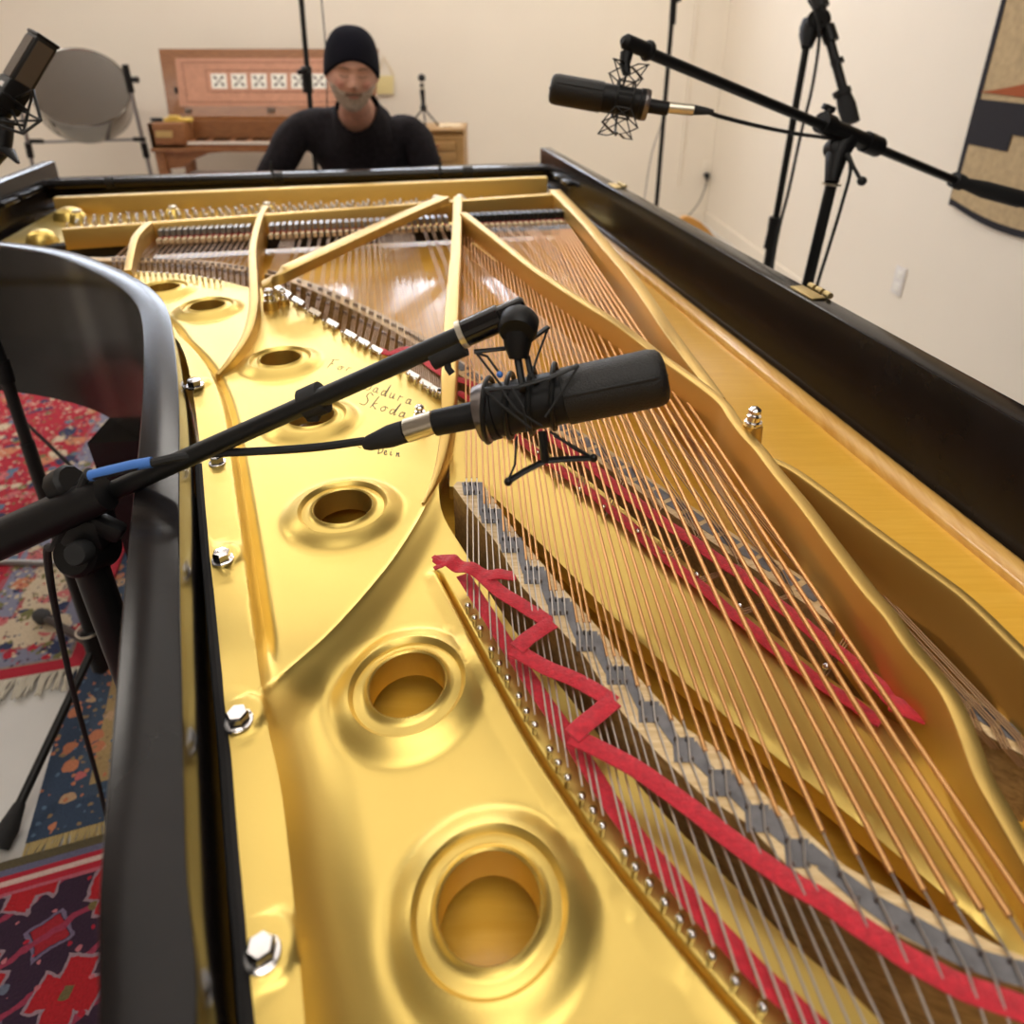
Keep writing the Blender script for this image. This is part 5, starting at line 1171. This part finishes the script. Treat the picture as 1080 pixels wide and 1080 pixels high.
def rug(label, corner, edge_dir, sx, sy, m, z, fringe=None, name='patterned_rug'):
    """corner: near-right corner; edge_dir: unit vector along the right edge going away"""
    e = nrm([edge_dir[0], edge_dir[1], 0]); f = np.array([-e[1], e[0], 0]); c = np.array([corner[0], corner[1], 0])
    t = thing(name, label, 'rug', (c[0], c[1], 0))
    P = [c, c+f*sx, c+f*sx+e*sy, c+e*sy]
    me = bpy.data.meshes.new('rug_pile'); th = .006
    n = 30; vs = []; uv = []
    for j in range(n+1):
        for i in range(n+1):
            u = i/n; v = j/n; p = c+f*sx*u+e*sy*v; vs.append((p[0], p[1], z+th)); uv.append((sx*(u-.5), sy*(v-.5)))
    fs = [(j*(n+1)+i, j*(n+1)+i+1, (j+1)*(n+1)+i+1, (j+1)*(n+1)+i) for j in range(n) for i in range(n)]
    o = len(vs); ring = [(0, 0), (1, 0), (1, 1), (0, 1)]
    for (u, v) in ring:
        p = c+f*sx*u+e*sy*v; vs += [(p[0], p[1], z+th), (p[0], p[1], z)]; uv += [(sx*(u-.5), sy*(v-.5))]*2
    for k in range(4): a = o+2*k; b_ = o+2*((k+1) % 4); fs.append((a, b_, b_+1, a+1))
    me.from_pydata(vs, [], fs); ul = me.uv_layers.new(name='UVMap')
    for l in me.loops: ul.data[l.index].uv = uv[l.vertex_index]
    me.materials.append(m); ob = bpy.data.objects.new('pile', me); COL.objects.link(ob); attach(ob, t)
    bm = bmesh.new(); bm.from_mesh(me); bmesh.ops.recalc_face_normals(bm, faces=bm.faces[:]); 
    bm.to_mesh(me); bm.free()
    if fringe:
        for v in (0, 1):
            b = MB(); k = 0; d = -e if v == 0 else e; nn_ = int(sx/.005)
            for i in range(nn_):
                p = c+f*(sx*(i+.5)/nn_)+e*sy*v+np.array([0, 0, z+.003]); ln = fringe[0]*(.8+.4*random.random()); q = p+d*ln+f*random.uniform(-.012, .012); q[2] = z+.002
                b.tube([p, (p+q)/2+f*random.uniform(-.006, .006)+np.array([0, 0, .004]), q], .0028, 4)
            fo = b.build('fringe', M[fringe[1]], t); fo['kind'] = 'stuff'
    return t
M['fringe_w'] = mat('white_fringe', (.62, .57, .47), .95); M['fringe_y'] = mat('straw_fringe', (.50, .39, .18), .95)
# red rug
c1 = W(88, 706, 0); c1b = W(137, 571, 0); e1 = nrm(c1b-c1)
m, nt, bs, layer, col, mth, tc, d = rugmat('red_rug_pile', [(0, RED), (.030, (.28, .20, .16)), (.036, (.20, .20, .27)), (.085, (.35, .10, .10)), (.095, CREAM), (.20, (.38, .10, .10)), (.21, (.22, .22, .30)), (.27, (.38, .08, .1)), (.285, RED), ], 1., size=(2.2, 3.0))
dm = mth('GREATER_THAN', d, .034)
c2 = layer(col, 24, .40, [NAVY, PINK, CREAM, TEAL, RED, GREEN], 0, tc.outputs['UV']); c2 = layer(c2, 9, .30, [CREAM, NAVY, ORG, PINK, CREAM], 1, tc.outputs['UV']); c2 = layer(c2, 44, .26, [CREAM, WINE, TEAL, GREEN], 2, tc.outputs['UV']); c2 = layer(c2, 75, .27, [WINE, CREAM, RED, NAVY], 1, tc.outputs['UV'])
mxn = nt.nodes.new('ShaderNodeMix'); mxn.data_type = 'RGBA'; nt.links.new(dm, mxn.inputs[0]); nt.links.new(col, mxn.inputs[6]); nt.links.new(c2, mxn.inputs[7])
mr1 = finish(m, nt, bs, mxn.outputs[2], mth, tc)
rug('red floral rug with cream and blue border bands and white fringe, left of the piano', c1, e1, 2.2, 3.0, mr1, .008, (.055, 'fringe_w'))
# blue rug
a2 = W(28, 892, 0); b2_ = W(78, 738, 0); e2 = nrm(b2_-a2); near_dir = nrm(W(112, 868, 0)-W(28, 892, 0))
e2 = nrm(np.array([-near_dir[1], near_dir[0], 0])); corner2 = a2+near_dir*1.5
m, nt, bs, layer, col, mth, tc, d = rugmat('blue_rug_pile', [(0, (.035, .06, .11)), (.06, (.05, .08, .13)), (.085, (.42, .29, .13)), (.16, (.09, .09, .1)), (.175, (.30, .03, .04)), (.30, CREAM)], 1., size=(1.5, 2.2))
c2 = layer(col, 21, .33, [ORG, PINK, (.55, .35, .2), ORG], 0, tc.outputs['UV']); c2 = layer(c2, 60, .26, [ORG, (.3, .2, .1), TEAL], 1, tc.outputs['UV'])
mr2 = finish(m, nt, bs, c2, mth, tc)
rug('blue rug with orange blossoms and straw coloured fringe beneath the piano tail', corner2, e2, 1.5, 2.2, mr2, .001, (.06, 'fringe_y'))
# dark red rug
a3 = W(-10, 922, 0); b3_ = W(118, 886, 0); f3 = nrm(a3-b3_); e3 = np.array([-f3[1], f3[0], 0]); e3 = e3 if e3[1] > 0 else -e3
e3 = nrm(e3); L3 = 2.4; fd = np.array([-e3[1], e3[0], 0]); corner3 = b3_-fd*1.2-e3*L3+e3*.0
m, nt, bs, layer, col, mth, tc, d = rugmat('wine_rug_pile', [(0, (.10, .08, .04)), (.015, (.12, .12, .20)), (.028, RED), (.036, (.62, .45, .40)), (.046, RED), (.058, (.45, .1, .14)), (.064, (.03, .01, .03))], 1., size=(2.0, L3))
dm = mth('GREATER_THAN', d, .064)
def mixc(fac, a, bcol):
    q = nt.nodes.new('ShaderNodeMix'); q.data_type = 'RGBA'; nt.links.new(fac, q.inputs[0]); nt.links.new(a, q.inputs[6])
    if isinstance(bcol, tuple): q.inputs[7].default_value = (*bcol, 1)
    else: nt.links.new(bcol, q.inputs[7])
    return q.outputs[2]
sp_ = nt.nodes.new('ShaderNodeSeparateXYZ'); jit = nt.nodes.new('ShaderNodeTexNoise'); jit.inputs['Scale'].default_value = 30; nt.links.new(tc.outputs['UV'], jit.inputs['Vector'])
vm = nt.nodes.new('ShaderNodeVectorMath'); vm.operation = 'MULTIPLY_ADD'; nt.links.new(jit.outputs['Color'], vm.inputs[0]); vm.inputs[1].default_value = (.022, .022, 0); nt.links.new(tc.outputs['UV'], vm.inputs[2]); nt.links.new(vm.outputs[0], sp_.inputs[0])
u1 = mth('ADD', sp_.outputs[0], mth('MULTIPLY', sp_.outputs[1], .35)); v1_ = mth('SUBTRACT', sp_.outputs[1], mth('MULTIPLY', sp_.outputs[0], .35))
fx = mth('ABSOLUTE', mth('SUBTRACT', mth('FRACT', mth('MULTIPLY', u1, 6.2)), .5)); fy = mth('ABSOLUTE', mth('SUBTRACT', mth('FRACT', mth('MULTIPLY', v1_, 6.2)), .5))
mm = mth('MAXIMUM', fx, fy); mn = mth('MINIMUM', fx, fy)
pe = mth('MAXIMUM', mth('ABSOLUTE', mth('SUBTRACT', mm, .17)), mn)
dg = mth('ADD', fx, fy)
c2 = mixc(mth('GREATER_THAN', dg, .80), col, (.32, .01, .02)); c2 = mixc(mth('LESS_THAN', mth('ABSOLUTE', mth('SUBTRACT', dg, .76)), .025), c2, (.16, .12, .2))
c2 = mixc(mth('LESS_THAN', pe, .165), c2, (.30, .20, .24)); c2 = mixc(mth('LESS_THAN', pe, .135), c2, (.40, .008, .015)); c2 = mixc(mth('LESS_THAN', mm, .055), c2, (.14, .11, .04))
st_ = mth('LESS_THAN', mth('ABSOLUTE', mth('SUBTRACT', mth('FRACT', mth('MULTIPLY', mth('ADD', u1, v1_), 9.)), .5)), .07); c2 = mixc(mth('MULTIPLY', st_, mth('GREATER_THAN', pe, .165)), c2, (.30, .03, .07))
class _o: pass
mxa = _o(); mxa.outputs = {2: c2}
c3 = layer(mxa.outputs[2], 17, .13, [(.16, .12, .04), (.5, .35, .3), (.12, .14, .2)], 1, tc.outputs['UV']); c3 = layer(c3, 38, .14, [(.4, .01, .03), (.02, .01, .02), (.5, .15, .18)], 2, tc.outputs['UV'])
mxn = nt.nodes.new('ShaderNodeMix'); mxn.data_type = 'RGBA'; nt.links.new(dm, mxn.inputs[0]); nt.links.new(col, mxn.inputs[6]); nt.links.new(c3, mxn.inputs[7])
mr3 = finish(m, nt, bs, mxn.outputs[2], mth, tc)
rug('dark wine-red rug with red flower medallions at the lower left', corner3, e3, 2.0, L3, mr3, .016)
# ------------------------------------------------------------------ the seated man
def skin_mesh(name, joints, edges, root, m, parent=None, sub=2, remesh=None, extra=None, smooth_it=0):
    me = bpy.data.meshes.new(name); me.from_pydata([tuple(map(float, j[0])) for j in joints], edges, [])
    o = bpy.data.objects.new(name, me); COL.objects.link(o)
    md = o.modifiers.new('s', 'SKIN'); sv = me.skin_vertices[0].data
    for i, j in enumerate(joints):
        r = j[1]; sv[i].radius = (r, r) if not isinstance(r, tuple) else r
        sv[i].use_root = (i == root)
    md.use_smooth_shade = True
    s = o.modifiers.new('u', 'SUBSURF'); s.levels = sub; s.render_levels = sub
    dg = bpy.context.evaluated_depsgraph_get(); dg.update(); ev = o.evaluated_get(dg); me2 = bpy.data.meshes.new_from_object(ev)
    bpy.data.objects.remove(o)
    V = [tuple(v.co) for v in me2.vertices]; Fs = [tuple(p.vertices) for p in me2.polygons]; bpy.data.meshes.remove(me2)
    return V, Fs
def remesh_build(name, parts, m, parent, vox=.006, smooth=4):
    V = []; Fs = []
    for v, f in parts:
        o = len(V); V += v; Fs += [tuple(i+o for i in q) for q in f]
    me = bpy.data.meshes.new(name); me.from_pydata(V, [], Fs); o = bpy.data.objects.new(name, me); COL.objects.link(o)
    bm = bmesh.new(); bm.from_mesh(me); bmesh.ops.recalc_face_normals(bm, faces=bm.faces[:]); bm.to_mesh(me); bm.free()
    r = o.modifiers.new('r', 'REMESH'); r.mode = 'VOXEL'; r.voxel_size = vox
    sm = o.modifiers.new('sm', 'SMOOTH'); sm.factor = .5; sm.iterations = smooth
    dg = bpy.context.evaluated_depsgraph_get(); dg.update(); me2 = bpy.data.meshes.new_from_object(o.evaluated_get(dg)); bpy.data.objects.remove(o)
    me2.name = name; me2.materials.clear(); me2.materials.append(m); me2.polygons.foreach_set('use_smooth', [True]*len(me2.polygons))
    ob = bpy.data.objects.new(name, me2); COL.objects.link(ob); attach(ob, parent); return ob
hc = WZ(371, 76, 2.36)                       # head centre
vdir = -nrm(ray(371, 76)); fwd = nrm(np.array([vdir[0]*1.0+.05, vdir[1], -.20])) # face looks to the camera, slightly down
rgt = nrm(np.cross(np.array([0, 0, 1.]), fwd)); upv = nrm(np.cross(fwd, rgt))
# rgt points to image right when fwd faces the camera?
if rgt@RT < 0: rgt = -rgt
rl_ = .07; r2 = rgt*math.cos(rl_)-upv*math.sin(rl_); u2 = upv*math.cos(rl_)+rgt*math.sin(rl_); rgt, upv = r2, u2
def hp_(a, b_, c): return hc+rgt*a+upv*b_+fwd*c
def gs(x, y, x0, y0, sx, sy): return math.exp(-((x-x0)/sx)**2-((y-y0)/sy)**2)
def headpt(th, ph, off=0.):
    """th: polar from top, ph: azimuth, 0 = face"""
    x = math.sin(th)*math.sin(ph); y = math.cos(th); z = math.sin(th)*math.cos(ph)
    X = .080*x; Y = .122*y; Z = .100*z
    if y < 0: X *= 1-.20*min(1, -y)**1.3; 
    if z > 0:
        Z *= .90
        fx, fy = X, Y
        Z += .0 
        Z -= .010*(gs(fx, fy, -.030, .012, .020, .013)+gs(fx, fy, .030, .012, .020, .013))*1.0      # eye sockets
        Z += .006*(gs(fx, fy, -.028, .035, .030, .010)+gs(fx, fy, .028, .035, .030, .010))           # brow
        Z += .0045*(gs(fx, fy, -.030, .008, .013, .008)+gs(fx, fy, .030, .008, .013, .008))         # closed lids
        Z += .024*gs(fx, fy, 0, -.022, .011, .013)+.012*gs(fx, fy, 0, .0, .009, .022)                 # nose
        Z += .007*(gs(fx, fy, -.013, -.028, .007, .007)+gs(fx, fy, .013, -.028, .007, .007))
        Z += .008*(gs(fx, fy, -.045, -.018, .02, .02)+gs(fx, fy, .045, -.018, .02, .02))             # cheeks
        Z += .010*gs(fx, fy, 0, -.058, .026, .016)+.016*gs(fx, fy, 0, -.098, .028, .02)              # mouth, chin
        Z -= .004*gs(fx, fy, 0, -.076, .02, .006)
    else:
        Z *= 1.0
    n = nrm([X/.0064, Y/.0149, Z/.0081]); return np.array([X, Y, Z])+n*off
def head_surface(off=0., thr=(0, math.pi), phr=(-math.pi, math.pi), nt=60, np_=96, f=None):
    V = []; Fs = []
    for i in range(nt+1):
        for j in range(np_+1):
            th = thr[0]+(thr[1]-thr[0])*i/nt; ph = phr[0]+(phr[1]-phr[0])*j/np_
            o = f(i/nt, j/np_, th, ph) if f else off
            p = headpt(th, ph, o); V.append(tuple(hp_(*p)))
    for i in range(nt):
        for j in range(np_): a = i*(np_+1)+j; Fs.append((a, a+1, a+np_+2, a+np_+1))
    return V, Fs
man = thing('person', 'person in black sweater and dark beanie, eyes closed, playing the piano at its keyboard', 'person', (-.60, 2.85, 0))
nb = np.array([-.575, 2.79, 1.085]); hb = hp_(0, -.055, -.015)
J = [((-.62, 3.02, .58), .125), ((-.60, 2.98, .74), .12), ((-.585, 2.90, .92), .125), (tuple(nb-np.array([0, -.01, .03])), .085), (tuple(nb+(hb-nb)*.35), .058), (tuple(hb), .056),
     ((-.81, 2.84, 1.02), .060), ((-.375, 2.90, 1.00), .058), ((-.955, 2.78, .80), .044), ((-.315, 2.83, .77), .042), ((-.80, 2.53, .80), .030), ((-.40, 2.60, .79), .030),
     ((-.70, 2.96, .53), .085), ((-.54, 3.0, .53), .085), ((-.76, 2.56, .53), .062), ((-.46, 2.62, .53), .062), ((-.73, 2.66, .12), .042), ((-.48, 2.70, .12), .042), ((-.75, 2.54, .045), .04), ((-.49, 2.58, .045), .04),
     ((-.785, 2.47, .790), .022), ((-.42, 2.54, .780), .022)]
ED = [(0, 1), (1, 2), (2, 3), (3, 4), (4, 5), (2, 6), (2, 7), (6, 8), (7, 9), (8, 10), (9, 11), (0, 12), (0, 13), (12, 14), (13, 15), (14, 16), (15, 17), (16, 18), (17, 19), (10, 20), (11, 21)]
parts = [skin_mesh('b', J, ED, 0, None)]
hv, hf = head_surface(); parts.append((hv, hf))
for s in (-1, 1):                     # ears
    mb = MB(); mb.sphere(hp_(s*.080, -.002, -.008), 1, 14, (.012, .020, .032)); parts.append((mb.v, mb.f))
for wi, hd in ((20, 1), (21, -1)):    # hands: palm and five fingers on the keys
    w = np.array(J[wi][0]); d = nrm(np.array([.0, -1, -.15])) if 0 else nrm(np.array([.12, -1, -.18])); sd = nrm(np.cross(d, (0, 0, 1)))*1.0
    fj = [(tuple(w), .020), (tuple(w+d*.045), (.036, .014))]; fe = [(0, 1)]
    for k, (o_, ln) in enumerate(((-.030, .060), (-.010, .074), (.010, .080), (.030, .070))):
        base_ = w+d*.075+sd*o_*hd; i0 = len(fj); fj += [(tuple(base_), .0105), (tuple(base_+d*ln*.45+np.array([0, 0, .008])), .0092), (tuple(base_+d*ln*.85+np.array([0, 0, -.018])), .0078)]; fe += [(1, i0), (i0, i0+1), (i0+1, i0+2)]
    b0 = w+d*.03-sd*.034*hd*(-1); i0 = len(fj); fj += [(tuple(b0), .012), (tuple(b0+d*.035+sd*.020*hd), .0105), (tuple(b0+d*.062+sd*.028*hd+np.array([0, 0, -.012])), .009)]; fe += [(1, i0), (i0, i0+1), (i0+1, i0+2)]
    parts.append(skin_mesh('h', fj, fe, 0, None, sub=1))
body = remesh_build('body', parts, M['skin'], man, .0055, 2)
# face details
def facepatch(name, cx_, cy_, sx, sy, m, off=.0012, n=14, bulge=0):
    """small patch following the face around (cx,cy)"""
    b = MB(); vs = []
    def fz(x, y):
        th = math.acos(max(-1, min(1, y/.122))); sq = max(.02, math.sin(th)); kx = (1-.20*min(1, -y/.122)**1.3) if y < 0 else 1
        ph = math.asin(max(-1, min(1, x/(.080*sq*kx)))); return headpt(th, ph)
    for i in range(n+1):
        rr = i/n
        for j in range(24):
            q = 2*math.pi*j/24; p = fz(cx_+sx*rr*math.cos(q), cy_+sy*rr*math.sin(q)); p = p+np.array([0, 0, off*(1-rr**3)+bulge*(1-rr*rr)-.0015*rr**6]); vs.append(hp_(*p))
    b.add(vs, [(i*24+j, i*24+(j+1) % 24, (i+1)*24+(j+1) % 24, (i+1)*24+j) for i in range(n) for j in range(24)]); return b.build(name, m, man, ang=80)
facepatch('cheek', -.044, -.022, .017, .017, M['blush'], .0006); facepatch('cheek', .044, -.022, .017, .017, M['blush'], .0006)
facepatch('mouth', 0, -.0600, .021, .0042, M['lips'], .0035)
for s in (-1, 1):
    b = MB(); pts = []
    for k in range(9):
        x = s*(.016+.028*k/8); y = .006-.003*math.sin(math.pi*k/8)
        th = math.acos(y/.122); ph = math.asin(x/(.080*math.sin(th))); p = headpt(th, ph); pts.append(hp_(p[0], p[1], p[2]+.001))
    b.tube(pts, .0014, 6); b.build('eyelid', M['brow'], man)
    b = MB(); pts = []
    for k in range(9):
        x = s*(.014+.034*k/8); y = .027+.004*math.sin(math.pi*k/8)
        th = math.acos(y/.122); ph = math.asin(x/(.080*math.sin(th))); p = headpt(th, ph); pts.append(hp_(p[0], p[1], p[2]+.0005))
    b.tube(pts, [.0012, .0022, .0026, .0026, .0026, .0024, .002, .0016, .001], 6); b.build('eyebrow', M['brow'], man)
# beard: shell over jaw, chin and upper lip
def beard(i, j, th, ph):
    p = headpt(th, ph); x, y = p[0], p[1]
    top_line = -.056+.030*min(1, (abs(x)/.06))**1.6
    if abs(ph) < .55: top_line = -.040
    mouth = gs(x, y, 0, -.060, .022, .0065)
    t = min(1, max(0, (top_line-y)/.008)); side = 1-min(1, max(0, (abs(ph)-1.35)/.25))
    n_ = noise.noise(Vector((x*260, y*260, 3.)))*.0012
    return -.004+.0085*t*side*(1-mouth)+n_
V, Fs = head_surface(thr=(math.pi*.55, math.pi*.985), phr=(-1.75, 1.75), nt=46, np_=90, f=beard)
b = MB(); b.add(V, Fs); bd_ = b.build('beard', [M['beard'], M['brow']], man, ang=80)
for p_ in bd_.data.polygons:
    q = np.array(p_.center)-hc; x, y = q@rgt, q@upv
    if y > -.058 and abs(x) < .027: p_.material_index = 1
# beanie
def bean(i, j, th, ph):
    return .0075+.0035*math.sin(j*math.pi*2*0)
V = []; Fs = []; nt, np_ = 34, 96
for i in range(nt+1):
    for j in range(np_+1):
        ph = -math.pi+2*math.pi*j/np_; fr_ = (math.cos(ph)+1)/2
        thmax = math.acos(max(-1, min(1, (-.045+.083*fr_**1.2+.010*math.cos(2*ph))/.122)))
        th = thmax*i/nt; x = math.sin(th)*math.sin(ph); y = math.cos(th); z = math.sin(th)*math.cos(ph)
        k = .009 if i < nt else .001
        sq_ = (1-abs(y)**3)**(1/3.) if y > 0 else math.sin(th); f_ = sq_/max(1e-4, math.sin(th)) if y > 0 else 1; X = (.083+k)*x*(1+(f_-1)*.55); Y = (.122+k)*y+.012*max(0, y); Z = (.100+k)*z*(.93 if z > 0 else 1.04)
        V.append(tuple(hp_(X, Y, Z)))
for i in range(nt):
    for j in range(np_): a = i*(np_+1)+j; Fs.append((a, a+1, a+np_+2, a+np_+1))
b = MB(); b.add(V, Fs); b.build('beanie', M['beanie'], man, ang=80)
# sweater and trousers follow the body surface
cN = nb+(hb-nb)*.10; axn = nrm(hb-nb+np.array([0, .02, .03]))
bme = body.data; BV = np.array([v.co for v in bme.vertices]); BN = np.array([v.normal for v in bme.vertices]); BF = [tuple(p.vertices) for p in bme.polygons]
def garment(name, m, keepf, off, fold=0):
    keep = keepf(BV); idx = -np.ones(len(BV), int); idx[keep] = np.arange(keep.sum())
    o_ = np.array([off+fold*noise.noise(Vector((p[0]*16, p[1]*16, p[2]*9))) for p in BV[keep]])
    Vv = BV[keep]+BN[keep]*o_[:, None]; Ff = [tuple(idx[i] for i in f) for f in BF if all(keep[i] for i in f)]
    b = MB(); b.add(Vv, Ff); ob = b.build(name, m, man, ang=180, fixn=False)
    md = ob.modifiers.new('thick', 'SOLIDIFY'); md.thickness = .003; md.offset = -1
    return ob
garment('sweater', M['sweater'], lambda P: ((P-cN)@axn < .012*np.abs((P[:, 0]-cN[0])/.06)) & (P[:, 1] > 2.535) & ((P[:, 2] > .67) | ((P[:, 1] > 2.86) & (P[:, 2] > .52))), .016, .012)
garment('trousers', M['trousers'], lambda P: ((P[:, 2] < .66) & ~((P[:, 1] > 2.86) & (P[:, 2] > .60))) & (P[:, 2] > .10), .009, .006)
for (x, y) in ((-.75, 2.56), (-.49, 2.60)):
    b = MB(); b.sphere((x, y, .05), 1, 16, (.05, .14, .05)); b.build('shoe', M['rubber'], man)
bn = thing('piano_bench', 'black padded piano bench under the seated man', 'bench', (-.63, 3.05, 0))
b = MB(); b.box((-.63, 3.07, .415), (.70, .36, .06), bev=.02); b.build('seat_cushion', M['rubber'], bn)
b = MB(); b.box((-.63, 3.07, .36), (.68, .34, .06), bev=.004); b.build('apron', M['black'], bn)
for sx in (-.31, .31):
    for sy in (-.14, .14):
        b = MB(); b.box((-.63+sx, 3.07+sy, .165), (.045, .045, .33), bev=.004); b.build('leg', M['black'], bn)
# ------------------------------------------------------------------ camera
cam = bpy.data.cameras.new('camera'); co = bpy.data.objects.new('camera', cam); COL.objects.link(co)
cam.sensor_width = 36; cam.sensor_height = 36; cam.lens = 36*F/1080; cam.shift_y = -(540-CY)/1080; cam.clip_start = .01
R = Matrix(((RT[0], UP[0], -FW[0]), (RT[1], UP[1], -FW[1]), (RT[2], UP[2], -FW[2])))
co.matrix_world = Matrix.Translation(C0) @ R.to_4x4()
cam.dof.use_dof = True; cam.dof.focus_distance = .62; cam.dof.aperture_fstop = 6.0
sc.camera = co
wd = bpy.data.worlds.new('world'); sc.world = wd; wd.use_nodes = True; wd.node_tree.nodes['Background'].inputs[0].default_value = (.9, .85, .8, 1); wd.node_tree.nodes['Background'].inputs[1].default_value = .3
vs = sc.view_settings; vs.view_transform = 'Standard'; vs.look = 'None'; vs.gamma = 1; vs.use_curve_mapping = False; vs.exposure = -0.06
